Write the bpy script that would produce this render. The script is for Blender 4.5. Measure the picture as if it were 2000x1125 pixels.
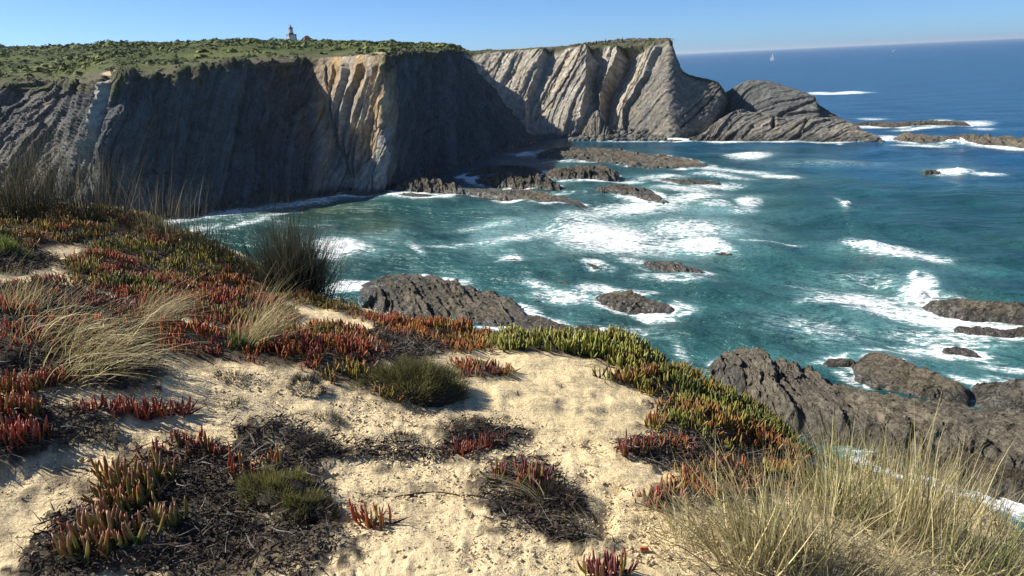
import bpy, math, random
import numpy as np
from mathutils import Matrix, Vector
random.seed(7)
SC = bpy.context.scene
for o in list(bpy.data.objects): bpy.data.objects.remove(o)
COL = SC.collection

# ------------------------------------------------------------------ camera
H = 38.0                                   # eye height above the sea
F = 1500.0                                 # focal length in pixels of the 2000 px wide photograph
PITCH = math.radians(16.44)
ROLL = math.radians(2.65)
fwd = np.array([0, math.cos(PITCH), -math.sin(PITCH)])
up0 = np.array([0, math.sin(PITCH), math.cos(PITCH)])
r0 = np.array([1.0, 0, 0])
RIGHT = math.cos(ROLL)*r0 - math.sin(ROLL)*up0
UP = math.sin(ROLL)*r0 + math.cos(ROLL)*up0
CAMP = np.array([0, 0, H])
cam_data = bpy.data.cameras.new('camera')
cam_data.sensor_width = 36.0
cam_data.lens = 36.0*F/2000.0
cam_data.clip_start = 0.1
cam_data.clip_end = 120000
cam = bpy.data.objects.new('camera', cam_data)
COL.objects.link(cam)
M = Matrix(((RIGHT[0], UP[0], -fwd[0], 0), (RIGHT[1], UP[1], -fwd[1], 0), (RIGHT[2], UP[2], -fwd[2], H), (0, 0, 0, 1)))
cam.matrix_world = M
SC.camera = cam

# ------------------------------------------------------------------ sky and sun
SUN_EL = math.radians(39)
SUN_FWD = math.radians(14)                 # sun stands to the left, this much ahead of square left
sun_dir = np.array([-math.cos(SUN_FWD)*math.cos(SUN_EL), math.sin(SUN_FWD)*math.cos(SUN_EL), math.sin(SUN_EL)])
w = bpy.data.worlds.new('World'); SC.world = w; w.use_nodes = True
nt = w.node_tree; nt.nodes.clear()
sky = nt.nodes.new('ShaderNodeTexSky'); sky.sky_type = 'NISHITA'; sky.sun_disc = False
sky.sun_elevation = SUN_EL
sky.sun_rotation = math.atan2(sun_dir[0], sun_dir[1])
sky.altitude = 0; sky.air_density = 0.45; sky.dust_density = 0.5; sky.ozone_density = 5.0
bg = nt.nodes.new('ShaderNodeBackground'); bg.inputs[1].default_value = 0.092
ow = nt.nodes.new('ShaderNodeOutputWorld')
tint = nt.nodes.new('ShaderNodeMix'); tint.data_type = 'RGBA'; tint.blend_type = 'MULTIPLY'; tint.inputs[0].default_value = 1; tint.inputs[7].default_value = (0.74, 0.93, 1.02, 1)
nt.links.new(sky.outputs[0], tint.inputs[6]); nt.links.new(tint.outputs[2], bg.inputs[0]); nt.links.new(bg.outputs[0], ow.inputs[0])
sd = bpy.data.lights.new('sun', 'SUN'); sd.energy = 5.0; sd.angle = math.radians(0.53); sd.color = (1, 0.94, 0.82)
sun = bpy.data.objects.new('sun', sd); COL.objects.link(sun)
sun.rotation_euler = Vector(tuple(sun_dir)).to_track_quat('Z', 'Y').to_euler()
sun.location = (-30, 10, 80)
SC.view_settings.view_transform = 'Standard'; SC.view_settings.look = 'None'
SC.view_settings.gamma = 1; SC.view_settings.exposure = 0.75
SC.render.engine = 'CYCLES'
SC.cycles.max_bounces = 3; SC.cycles.diffuse_bounces = 2; SC.cycles.glossy_bounces = 1
SC.cycles.transmission_bounces = 2; SC.cycles.transparent_max_bounces = 4
SC.cycles.use_denoising = True
SC.cycles.sample_clamp_indirect = 4; SC.cycles.volume_bounces = 0; SC.cycles.volume_step_rate = 10; SC.cycles.volume_max_steps = 16

# ------------------------------------------------------------------ pixel <-> world
def ray(px, py):
    px = np.asarray(px, float); py = np.asarray(py, float)
    return (fwd*F)[None, :] + (px.ravel()-1000)[:, None]*RIGHT[None] - (py.ravel()-562.5)[:, None]*UP[None]
def at_r(px, py, r):                        # point on the pixel's ray at horizontal distance r
    d = ray(px, py); k = np.asarray(r, float).ravel()/np.hypot(d[:, 0], d[:, 1])
    return CAMP + d*k[:, None]
def at_z(px, py, z=0.0):                    # point where the pixel's ray meets height z
    d = ray(px, py); k = (z-H)/d[:, 2]
    return CAMP + d*k[:, None]
def proj(P):                                # world -> photograph pixels
    q = P-CAMP; dz = q@fwd
    return 1000+F*(q@RIGHT)/dz, 562.5-F*(q@UP)/dz

# ------------------------------------------------------------------ vector noise
def _h(ix, iy, iz, seed):
    n = (ix.astype(np.uint32)*np.uint32(374761393) + iy.astype(np.uint32)*np.uint32(668265263)
         + iz.astype(np.uint32)*np.uint32(2147483647) + np.uint32((seed*974711+12345) & 0xffffffff))
    n = (n ^ (n >> np.uint32(13)))*np.uint32(1274126177)
    n = (n ^ (n >> np.uint32(16)))*np.uint32(2246822519)
    n = n ^ (n >> np.uint32(15))
    return n
def h01(i, seed=0, j=None):
    i = np.asarray(i).astype(np.int64); z = np.zeros_like(i)
    return _h(i, z if j is None else np.asarray(j).astype(np.int64), z, seed).astype(np.float64)/4294967295.0
def vnoise(P, seed=0):                      # smooth value noise in [-1,1], P (...,3) or (...,2)
    i = np.floor(P).astype(np.int64); f = P-i; f = f*f*f*(f*(f*6-15)+10)
    x, y = i[..., 0], i[..., 1]; fx, fy = f[..., 0], f[..., 1]
    if P.shape[-1] == 2:
        z = np.zeros_like(x)
        def c(a, b): return _h(x+a, y+b, z, seed).astype(np.float64)
        v = (c(0, 0)*(1-fx)+c(1, 0)*fx)*(1-fy)+(c(0, 1)*(1-fx)+c(1, 1)*fx)*fy
    else:
        z = i[..., 2]; fz = f[..., 2]
        def c(a, b, d): return _h(x+a, y+b, z+d, seed).astype(np.float64)
        v = ((c(0, 0, 0)*(1-fx)+c(1, 0, 0)*fx)*(1-fy)+(c(0, 1, 0)*(1-fx)+c(1, 1, 0)*fx)*fy)*(1-fz) + \
            ((c(0, 0, 1)*(1-fx)+c(1, 0, 1)*fx)*(1-fy)+(c(0, 1, 1)*(1-fx)+c(1, 1, 1)*fx)*fy)*fz
    return v/2147483647.5-1
def fbm(P, oct=4, seed=0, gain=0.5):
    a, s, t = 1.0, 0.0, 0.0; P = np.array(P, float)
    for k in range(oct):
        s = s+a*vnoise(P, seed+k*17); t += a; a *= gain; P = P*2.03+3.7
    return s/t
def ridged(P, oct=4, seed=0, gain=0.55):
    a, s, t = 1.0, 0.0, 0.0; P = np.array(P, float)
    for k in range(oct):
        s = s+a*(1-2*np.abs(vnoise(P, seed+k*17))); t += a; a *= gain; P = P*2.1+1.3
    return s/t
def sstep(a, b, x):
    t = np.clip((x-a)/(b-a), 0, 1); return t*t*(3-2*t)
def strata(s, t, seed=0, scales=((7.0, 1.8, 22), (2.8, 0.9, 9), (1.1, 0.35, 5)), tilt=0.5):
    """stepped beds across s, broken into blocks along t; returns relief in metres and a 0..1 bed tone"""
    d = np.zeros_like(s); tone = np.zeros_like(s); tw = 0
    for k, (L, A, B) in enumerate(scales):
        x = s/L+0.6*vnoise(np.stack([t/(B*2.2), s/(L*5)], -1), seed+90+k)
        i = np.floor(x); f = x-i
        j0 = np.floor(t/B+7*h01(i, seed+k)); j1 = np.floor(t/B+7*h01(i+1, seed+k))
        a0 = h01(i, seed+31+k, j0); a1 = h01(i+1, seed+31+k, j1)
        e = sstep(0.93, 1.0, f)
        d = d+A*((a0*(1-e)+a1*e)-0.5 + tilt*(f*(1-e)-0.5))
        d = d-0.45*A*np.exp(-((f-0.95)/0.05)**2)*(h01(i, seed+61+k) > 0.35)
        tone = tone+(a0*(1-e)+a1*e)/(k+1); tw += 1/(k+1)
    return d, tone/tw

# ------------------------------------------------------------------ mesh helpers
def tag(o, label=None, cat=None, group=None, kind=None):
    if label: o['label'] = label
    if cat: o['category'] = cat
    if group: o['group'] = group
    if kind: o['kind'] = kind
    return o
def link(name, me, mat=None, parent=None, smooth=True):
    o = bpy.data.objects.new(name, me); COL.objects.link(o)
    if mat is not None and not me.materials: me.materials.append(mat)
    if parent is not None: o.parent = parent
    return o
def mesh_np(name, V, Fc, cols=None, smooth=True, floats=None):
    """V (n,3); Fc (m,3|4) int; cols dict name->(n,3); floats dict name->(n,)"""
    me = bpy.data.meshes.new(name); V = np.ascontiguousarray(V, np.float32); Fc = np.ascontiguousarray(Fc, np.int32)
    m, k = Fc.shape
    me.vertices.add(len(V)); me.vertices.foreach_set('co', V.ravel())
    me.loops.add(m*k); me.loops.foreach_set('vertex_index', Fc.ravel())
    me.polygons.add(m); me.polygons.foreach_set('loop_start', np.arange(0, m*k, k, dtype=np.int32))
    me.polygons.foreach_set('loop_total', np.full(m, k, np.int32))
    me.polygons.foreach_set('use_smooth', np.full(m, bool(smooth)))
    for n, c in (cols or {}).items():
        a = me.attributes.new(n, 'FLOAT_COLOR', 'POINT')
        c4 = np.ones((len(V), 4), np.float32); c4[:, :3] = c; a.data.foreach_set('color', c4.ravel())
    for n, c in (floats or {}).items():
        a = me.attributes.new(n, 'FLOAT', 'POINT'); a.data.foreach_set('value', np.ascontiguousarray(c, np.float32).ravel())
    me.update(); me.validate(clean_customdata=False)
    return me
def grid_faces(nu, nv, flip=False):
    i = np.arange(nu-1)[:, None]*nv+np.arange(nv-1)[None]
    f = np.stack([i, i+nv, i+nv+1, i+1], -1).reshape(-1, 4)
    return f[:, ::-1] if flip else f
def grid_normals(P):
    du = np.gradient(P, axis=0); dv = np.gradient(P, axis=1)
    n = np.cross(du, dv); return n/np.maximum(np.linalg.norm(n, axis=-1, keepdims=True), 1e-9)
def empty(name, loc=(0, 0, 0), rz=0):
    o = bpy.data.objects.new(name, None); COL.objects.link(o); o.location = loc; o.rotation_euler = (0, 0, rz); o.empty_display_size = 0.2
    return o
def lin(*rgb):                              # 0-255 sRGB -> linear
    return np.array([((c/255)/12.92 if c/255 < 0.04045 else ((c/255+0.055)/1.055)**2.4) for c in rgb])
def mix(a, b, t):
    t = np.asarray(t)[..., None]; return np.asarray(a)*(1-t)+np.asarray(b)*t
def resample(ctrl, n, axis0_pos=None):
    """cubic resample of ctrl (k, ...) to n samples along axis 0"""
    ctrl = np.asarray(ctrl, float); k = len(ctrl)
    x = np.linspace(0, k-1, n) if axis0_pos is None else axis0_pos
    i = np.clip(np.floor(x).astype(int), 0, k-2); f = (x-i).reshape((-1,)+(1,)*(ctrl.ndim-1))
    p0 = ctrl[np.clip(i-1, 0, k-1)]; p1 = ctrl[i]; p2 = ctrl[i+1]; p3 = ctrl[np.clip(i+2, 0, k-1)]
    m1 = (p2-p0)*0.35; m2 = (p3-p1)*0.35
    f2 = f*f; f3 = f2*f
    return (2*f3-3*f2+1)*p1+(f3-2*f2+f)*m1+(-2*f3+3*f2)*p2+(f3-f2)*m2
def poly_dist(px, py, pts):
    """distance in the plane of (px,py) to an open polyline; also signed side (positive right of the direction of travel downwards)"""
    best = np.full(px.shape, 1e9); side = np.zeros(px.shape)
    for (x0, y0), (x1, y1) in zip(pts[:-1], pts[1:]):
        dx, dy = x1-x0, y1-y0; L2 = dx*dx+dy*dy
        t = np.clip(((px-x0)*dx+(py-y0)*dy)/L2, 0, 1)
        ex, ey = px-(x0+t*dx), py-(y0+t*dy); d = np.hypot(ex, ey)
        m = d < best; best = np.where(m, d, best); side = np.where(m, np.sign(dy*ex-dx*ey), side)
    return best, side

# ------------------------------------------------------------------ materials
MATS = {}
class NB:                                   # tiny node builder
    def __init__(s, name):
        s.m = bpy.data.materials.new(name); s.m.use_nodes = True; s.t = s.m.node_tree; s.n = s.t.nodes; s.n.clear()
        s.out = s.n.new('ShaderNodeOutputMaterial'); s.b = s.n.new('ShaderNodeBsdfPrincipled')
        s.l(s.b.outputs[0], s.out.inputs[0]); MATS[name] = s.m
    def l(s, a, b): s.t.links.new(a, b)
    def node(s, ty, **kw):
        x = s.n.new(ty)
        for k, v in kw.items(): setattr(x, k, v)
        return x
    def attr(s, name): return s.node('ShaderNodeAttribute', attribute_name=name)
    def pos(s): return s.node('ShaderNodeNewGeometry').outputs['Position']
    def mapping(s, vec, scale=(1, 1, 1), rot=(0, 0, 0)):
        x = s.node('ShaderNodeMapping'); x.inputs['Scale'].default_value = scale; x.inputs['Rotation'].default_value = rot
        s.l(vec, x.inputs['Vector']); return x.outputs[0]
    def noise(s, vec, scale, detail=4, rough=0.55, dist=0.0):
        x = s.node('ShaderNodeTexNoise'); x.inputs['Scale'].default_value = scale; x.inputs['Detail'].default_value = detail
        x.inputs['Roughness'].default_value = rough; x.inputs['Distortion'].default_value = dist
        s.l(vec, x.inputs['Vector']); return x.outputs['Fac']
    def math(s, op, a, b=None, c=None, clamp=False):
        x = s.node('ShaderNodeMath', operation=op, use_clamp=clamp)
        for k, v in enumerate((a, b, c)):
            if v is None: continue
            if isinstance(v, (int, float)): x.inputs[k].default_value = v
            else: s.l(v, x.inputs[k])
        return x.outputs[0]
    def maprange(s, v, a, b, c=0.0, d=1.0, smooth=False):
        x = s.node('ShaderNodeMapRange', interpolation_type='SMOOTHSTEP' if smooth else 'LINEAR')
        s.l(v, x.inputs[0])
        for k, q in zip((1, 2, 3, 4), (a, b, c, d)):
            if isinstance(q, (int, float)): x.inputs[k].default_value = q
            else: s.l(q, x.inputs[k])
        return x.outputs[0]
    def mixc(s, fac, a, b, blend='MIX'):
        x = s.node('ShaderNodeMix', data_type='RGBA', blend_type=blend)
        for k, v in ((0, fac), (6, a), (7, b)):
            if isinstance(v, (int, float)): x.inputs[k].default_value = v
            elif isinstance(v, (tuple, list, np.ndarray)): x.inputs[k].default_value = (*[float(q) for q in v[:3]], 1)
            else: s.l(v, x.inputs[k])
        return x.outputs[2]
    def bump(s, h, strength, dist, normal=None):
        x = s.node('ShaderNodeBump'); x.inputs['Strength'].default_value = strength; x.inputs['Distance'].default_value = dist
        s.l(h, x.inputs['Height'])
        if normal is not None: s.l(normal, x.inputs['Normal'])
        return x.outputs[0]
    def set(s, **kw):
        for k, v in kw.items():
            k = {'base': 'Base Color', 'rough': 'Roughness', 'spec': 'Specular IOR Level', 'normal': 'Normal', 'ior': 'IOR', 'metal': 'Metallic', 'sub': 'Subsurface Weight'}[k]
            if isinstance(v, (int, float)): s.b.inputs[k].default_value = v
            elif isinstance(v, (tuple, list, np.ndarray)): s.b.inputs[k].default_value = (*[float(q) for q in v[:3]], 1)
            else: s.l(v, s.b.inputs[k])
        return s
def plain(name, rgb, rough=0.7, spec=0.3, var=0.15, scale=6.0):
    b = NB(name); n = b.noise(b.pos(), scale, 4)
    c = b.mixc(b.maprange(n, 0.3, 0.7), tuple(np.array(rgb)*(1-var)), tuple(np.minimum(np.array(rgb)*(1+var), 1)))
    b.set(base=c, rough=rough, spec=spec); return b.m

def rock_material(name, fine=1.6, bump_d=0.35, along=0.16):
    b = NB(name); p = b.pos(); col = b.attr('Col').outputs[0]
    cv = b.node('ShaderNodeCombineXYZ'); b.l(b.attr('bed').outputs['Fac'], cv.inputs[0]); b.l(b.math('MULTIPLY', b.attr('run').outputs['Fac'], along), cv.inputs[1]); bed = cv.outputs[0]   # bedding coordinates in metres
    n1 = b.noise(p, fine*0.22, 8, 0.65); n2 = b.noise(bed, fine*0.55, 8, 0.70, 0.0); n3 = b.noise(p, fine*2.2, 6, 0.75)
    lay = b.noise(bed, fine*1.3, 5, 0.7, 0.0); joint = b.maprange(b.math('ABSOLUTE', b.math('SUBTRACT', lay, 0.5)), 0.0, 0.035, 0.0, 1.0, True)
    v = b.math('ADD', b.math('ADD', b.math('MULTIPLY', n1, 0.7), b.math('MULTIPLY', n2, 1.1)), b.math('MULTIPLY', n3, 0.45))
    v = b.maprange(v, 0.80, 1.45, 0.58, 1.45); v = b.math('MULTIPLY', v, b.maprange(joint, 0, 1, 0.74, 1.0))
    vm = b.node('ShaderNodeVectorMath', operation='SCALE'); b.l(col, vm.inputs[0]); b.l(v, vm.inputs['Scale'])
    hb = b.math('ADD', b.math('ADD', b.math('MULTIPLY', n2, 1.2), b.math('MULTIPLY', n3, 0.35)), b.math('MULTIPLY', joint, 0.30))
    wet = b.attr('wet').outputs['Fac']
    b.set(base=vm.outputs[0], rough=b.maprange(wet, 0, 1, 0.92, 0.35), spec=b.maprange(wet, 0, 1, 0.12, 0.45), normal=b.bump(hb, 0.9, bump_d))
    return b.m
M_CLIFF = rock_material('cliff_rock', 0.8, 0.5)
M_ROCK = rock_material('reef_rock', 2.2, 0.25, 0.22)
# ================================================================== the far cliffs
def horiz(P):                               # unit horizontal direction camera -> P
    d = P[..., :2]-CAMP[:2]; return d/np.linalg.norm(d, axis=-1, keepdims=True)
def column(top, base, mids=(), back=10.0, zb=0.0, backz=-1.2):
    """base: pixel of the waterline; top and mids: pixel plus how many metres farther off than the base"""
    B = at_z([base[0]], [base[1]], zb)[0]; rb = np.hypot(B[0], B[1]) if len(base) == 2 else base[2]
    if len(base) == 3: B = at_r([base[0]], [base[1]], [rb])[0]
    T = at_r([top[0]], [top[1]], [rb+top[2]])[0]
    hT, hB = horiz(T), horiz(B)
    K = T.copy(); K[:2] += hT*back; K[2] += backz
    Un = B.copy(); Un[:2] -= hB*2.0; Un[2] = -3.5
    ms = [at_r([a], [b], [rb+c])[0] for a, b, c in mids]
    TOPS.append((top[0], top[1], rb+top[2]))
    return [K, T]+ms+[B, Un]
TOPS = []
def loft(cols, nu, nv, rowpos, upos=None):
    """cols (k, rows, 3) -> (nu, nv, 3); rowpos: share of nv spent between consecutive rows"""
    C = resample(np.array(cols), nu, upos)
    rows = C.shape[1]; x = np.interp(np.linspace(0, 1, nv), np.concatenate([[0], np.cumsum(rowpos)/np.sum(rowpos)]), np.arange(rows))
    D = resample(np.swapaxes(C, 0, 1), nv, x)
    return np.swapaxes(D, 0, 1)
def arc(P):
    du = np.linalg.norm(np.diff(P, axis=0), axis=-1); U = np.concatenate([np.zeros((1, P.shape[1])), np.cumsum(du, 0)], 0)
    U = np.repeat(U.mean(1, keepdims=True), P.shape[1], 1)
    dv = np.linalg.norm(np.diff(P, axis=1), axis=-1); V = np.concatenate([np.zeros((P.shape[0], 1)), np.cumsum(dv, 1)], 1)
    return U, V
TAN = np.array([0.42, 0.365, 0.285]); GREY = np.array([0.235, 0.225, 0.205]); OCHRE = np.array([0.45, 0.30, 0.15])
PALE = np.array([0.50, 0.465, 0.40]); WETC = np.array([0.055, 0.05, 0.042]); DARKG = np.array([0.14, 0.14, 0.135])
def rock_colour(P, tone, base=GREY, hi=TAN, wet_h=1.6, seed=0):
    n = fbm(P/9.0, 4, seed+5); n2 = fbm(P/2.0, 3, seed+6)
    c = mix(base, hi, np.clip(tone*1.1-0.05+0.45*n+0.2*n2, 0, 1))
    wet = 1-sstep(wet_h*0.5, wet_h*1.5, P[..., 2]+0.9*n+0.5*n2)
    c = mix(c, WETC, wet*0.8)
    return c, wet
def build_loft(name, P, disp, colour, mat, mask=None, **kw):
    N = grid_normals(P)
    if (N*(P-CAMP)).sum(-1).mean() > 0: N = -N
    px, py = proj(P); U, V = arc(P)
    d, tone, bs, bt = disp(P, px, py, U, V)
    # tangential jitter keeps the edges from running along grid lines
    J = 0.25*np.stack([vnoise(P/1.3, 61), vnoise(P/1.3, 62), vnoise(P/1.3, 63)], -1)
    Q = P+N*d[..., None]+J
    c, wet = colour(Q, px, py, tone, d)
    rim = kw.get('rim')
    if rim: m = (1-sstep(rim[0], rim[1], V+rim[2]*fbm(P/np.array([5, 5, 9]), 4, 71)))*(kw['rimf'](px) if 'rimf' in kw else 1); c = mix(c, mix(np.array([0.10, 0.085, 0.06]), np.array([0.085, 0.10, 0.045]), np.clip(0.5+1.5*fbm(P/4, 3, 72), 0, 1)), m)
    nu, nv = P.shape[:2]
    f = grid_faces(nu, nv)
    me = mesh_np(name, Q.reshape(-1, 3), f, {'Col': c.reshape(-1, 3)}, False, {'wet': wet.ravel(), 'bed': bs.ravel(), 'run': bt.ravel()})
    return link(name, me, mat)

# --- cliff of the near cove, running from the left edge of the picture round the promontory to the inner corner
A_cols = [
    column((-700, 230, 20), (-700, 560), [(-700, 380, 10)]), column((-400, 195, 22), (-400, 500), [(-400, 330, 10)]), column((-150, 172, 62), (-120, 470), [(-140, 310, 28)]),
    column((0, 168, 66), (20, 450), [(10, 300, 30)]), column((105, 168, 62), (95, 442), [(95, 290, 28)]), column((165, 164, 40), (175, 435), [(165, 290, 12)]),
    column((225, 152, 14), (260, 428), [(215, 290, 5)]), column((300, 150, 16), (350, 418), [(330, 290, 7)]), column((400, 133, 18), (450, 405), [(430, 275, 8)]),
    column((500, 122, 26), (545, 393), [(520, 260, 12)]), column((590, 117, 46), (620, 384), [(600, 250, 25)]), column((650, 116, 40), (665, 377), [(655, 250, 21)]),
    column((705, 114, 21), (700, 372), [(705, 250, 11)]), column((752, 112, 6), (748, 370), [(746, 240, 2.5)]), column((775, 110, 20), (775, 366), [(790, 240, 9)]),
    column((810, 106, 34), (830, 352), [(830, 230, 18)]), column((870, 101, 44), (910, 325), [(890, 220, 22)]), column((890, 102, 46), (985, 296), [(940, 205, 20)]), column((905, 106, 44), (1050, 276), [(980, 190, 18)]),
]
RIDGES = [  # crests of the promontory's fins, top to bottom
    [(606, 118), (618, 160), (640, 230), (668, 300), (690, 372)],
    [(636, 118), (634, 150), (640, 185), (650, 250), (668, 300)],
    [(648, 120), (652, 142), (643, 176), (641, 215), (655, 270), (670, 320)],
    [(668, 118), (674, 137), (664, 174), (652, 210), (650, 245), (668, 300), (676, 330)],
    [(704, 114), (704, 137), (694, 156), (678, 190), (670, 235), (664, 275), (676, 330)],
    [(722, 114), (720, 150), (708, 185), (694, 225), (680, 270), (676, 320), (684, 350)],
    [(733, 112), (729, 150), (720, 187), (708, 225), (694, 270), (684, 320), (692, 360)],
    [(752, 112), (747, 141), (736, 175), (730, 210), (717, 246), (700, 290), (700, 365)],
]
def ridge_x(k, y): return np.interp(y, [p[1] for p in RIDGES[k]], [p[0] for p in RIDGES[k]])
FINA = [0, 0.6, 0.7, 1.5, 1.7, 1.1, 1.1, 1.4]; FINW = [0, 3, 3, 4, 4, 4, 4, 6]
def profile(px, py, lines):
    xs = np.maximum.accumulate(np.stack([np.interp(py, [p[1] for p in pl], [p[0] for p in pl])+o_ for pl, o_, v in lines], 0)+np.arange(len(lines)).reshape((-1,)+(1,)*px.ndim)*0.01, 0)
    out = np.full(px.shape, float(lines[0][2])); out = np.where(px > xs[-1], lines[-1][2], out)
    for k in range(len(lines)-1):
        f = np.clip((px-xs[k])/np.maximum(xs[k+1]-xs[k], 0.01), 0, 1); out = np.where((px >= xs[k]) & (px < xs[k+1]), lines[k][2]*(1-f)+lines[k+1][2]*f, out)
    return out
def dispA(P, px, py, U, V):
    t = V+0.25*U; s = U+0.42*V+1.5*fbm(P/18, 3, 3)
    d, tone = strata(s, t, 11, ((11, 2.2, 40), (4.2, 1.2, 22), (1.6, 0.5, 10)), 0.5)
    d = d+2.6*fbm(P/np.array([9, 9, 16]), 4, 21)
    face = sstep(0, 1, (V-V[:, :1])/10.0)
    # the fins: each rises slowly towards the right (sunlit flank) and breaks off sharply (shaded flank)
    wx = px+2.0*vnoise(np.stack([px/9, py/40], -1), 40)+0.8*vnoise(np.stack([px/3, py/16], -1), 41)
    lines = [(RIDGES[0], 0, -0.4)]
    for k in range(1, len(RIDGES)): lines += [(RIDGES[k], 0, FINA[k]), (RIDGES[k], FINW[k], -FINA[k]*0.8)]
    fin = profile(wx, py, lines); inn = (wx > ridge_x(0, py)) & (wx < ridge_x(len(RIDGES)-1, py)+3)
    d = np.where(inn, 0.12*d+fin*sstep(120, 134, py)*(1-sstep(320, 370, py)), d)
    rb = np.interp(py, [160, 185, 235, 275, 312], [212, 208, 196, 180, 158]); rx = (px+1.5*vnoise(np.stack([px/6, py/14], -1), 42)-rb)/11
    d = d+3.2*np.where(rx < 0, np.clip(1+rx, 0, 1), np.clip(1-rx*2.5, 0, 1))*sstep(155, 172, py)*(1-sstep(300, 330, py))
    d = d*np.clip(0.25+face, 0, 1)*np.clip((P[..., 2]+4)/4, 0.2, 1)
    return d, tone, s, t
def colA(Q, px, py, tone, d):
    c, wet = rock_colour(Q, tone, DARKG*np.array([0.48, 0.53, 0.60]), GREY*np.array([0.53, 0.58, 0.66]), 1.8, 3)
    prom = sstep(590, 640, px)*(1-sstep(752, 775, px))
    oc = np.clip(0.6*vnoise(np.stack([px/16, py/70], -1), 5)+0.5-(py-150)/420+0.2*fbm(Q/3, 3, 8), 0, 1)
    c = mix(c, mix(GREY*1.45, OCHRE*1.08, oc), prom*0.9*(1-wet))
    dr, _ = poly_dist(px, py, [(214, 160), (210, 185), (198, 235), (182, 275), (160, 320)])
    c = mix(c, PALE*1.1, np.exp(-(dr/6)**2)*0.8)  # pale stripe painted along the rib to stand in for its sunlit edge
    rim = 1-sstep(1, 5.0, 46-Q[..., 2]+3*fbm(Q/4, 3, 9)) if False else 0*px
    left = (1-sstep(60, 170, px)); c = mix(c, TAN*0.8, left*0.6*np.clip(0.5+fbm(Q/6, 4, 4), 0, 1))
    return c, wet
PA = loft(A_cols, 640, 210, [0.06, 0.5, 0.4, 0.04], np.interp(np.linspace(0, 1, 640), [0, .08, .36, .76, 1], [0, 3, 10, 14.2, 18]))
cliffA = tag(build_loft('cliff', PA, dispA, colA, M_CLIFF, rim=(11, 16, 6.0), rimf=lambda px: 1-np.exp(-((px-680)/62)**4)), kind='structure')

# --- the far wall and the headland
nA = len(TOPS)
B_cols = [
    column((880, 101, 44), (1035, 274), [(960, 190, 20)], 14), column((920, 103, 42), (1055, 272), [(985, 190, 19)], 14), column((985, 101, 38), (1082, 270), [(1035, 190, 17)], 14),
    column((1050, 98, 33), (1110, 269), [(1078, 190, 14)], 14), column((1110, 95, 29), (1140, 267), [(1122, 190, 12)], 14), column((1170, 92, 25), (1180, 265), [(1172, 190, 10)], 14),
    column((1225, 90, 22), (1225, 265), [(1222, 190, 9)], 14), column((1270, 86, 20), (1265, 268), [(1265, 190, 8)], 14), column((1306, 80, 18), (1310, 271), [(1305, 190, 7)], 14),
    column((1329, 136, 15), (1342, 270), [(1334, 205, 6)], 14), column((1350, 150, 14), (1358, 269), [(1353, 210, 6)], 14), column((1398, 162, 12), (1372, 268), [(1385, 215, 5)], 14),
    column((1414, 180, 10), (1380, 267), [(1397, 222, 5)], 14), column((1424, 200, 26), (1392, 266, 385), [(1406, 232, 16)], 14), column((1424, 215, 40), (1400, 262, 392), [(1410, 238, 34)], 14),
]
nB = len(TOPS)
C1 = [(1064, 96), (1054, 130), (1040, 165), (1028, 205), (1026, 260)]; C2 = [(1147, 92), (1145, 150), (1140, 190), (1126, 240), (1120, 270)]; E2 = [(1160, 92), (1174, 112), (1169, 132), (1167, 148), (1172, 188), (1170, 240), (1180, 270)]
C3 = [(1208, 90), (1204, 120), (1187, 155), (1174, 186), (1172, 240), (1182, 270)]; E3 = [(1258, 92), (1242, 142), (1225, 194), (1224, 232), (1214, 270)]; C4 = [(1296, 86), (1268, 146), (1244, 188), (1226, 212), (1216, 270)]
BLINES = [([(880, 100), (960, 190), (1040, 272)], 0, -0.8), (C1, 0, 2.0), (C1, 7, -3.0), (C2, 0, 5.0), (E2, -8, -6.0), (C3, 0, 3.4), (C3, 9, -8.5), (C4, 0, 4.2), (C4, 4, 1.2), (C4, 40, 1.2)]
GULL = [([(1268, 92), (1252, 130), (1232, 170), (1220, 200)], 1.8, 1.8), ([(1140, 100), (1120, 140), (1082, 195), (1046, 228)], 1.8, 1.8), ([(1110, 104), (1092, 140), (1060, 200)], 1.6, 1.5),
        ([(1198, 92), (1186, 130), (1176, 170)], 1.8, 1.8), ([(1408, 172), (1380, 205), (1350, 232), (1330, 250)], 1.8, 1.8), ([(1022, 106), (1007, 140), (985, 170)], 2.0, 1.8), ([(985, 106), (965, 135), (940, 150)], 2.0, 1.8), ([(1390, 175), (1350, 215), (1330, 230)], 1.4, 1.0)]
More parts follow.
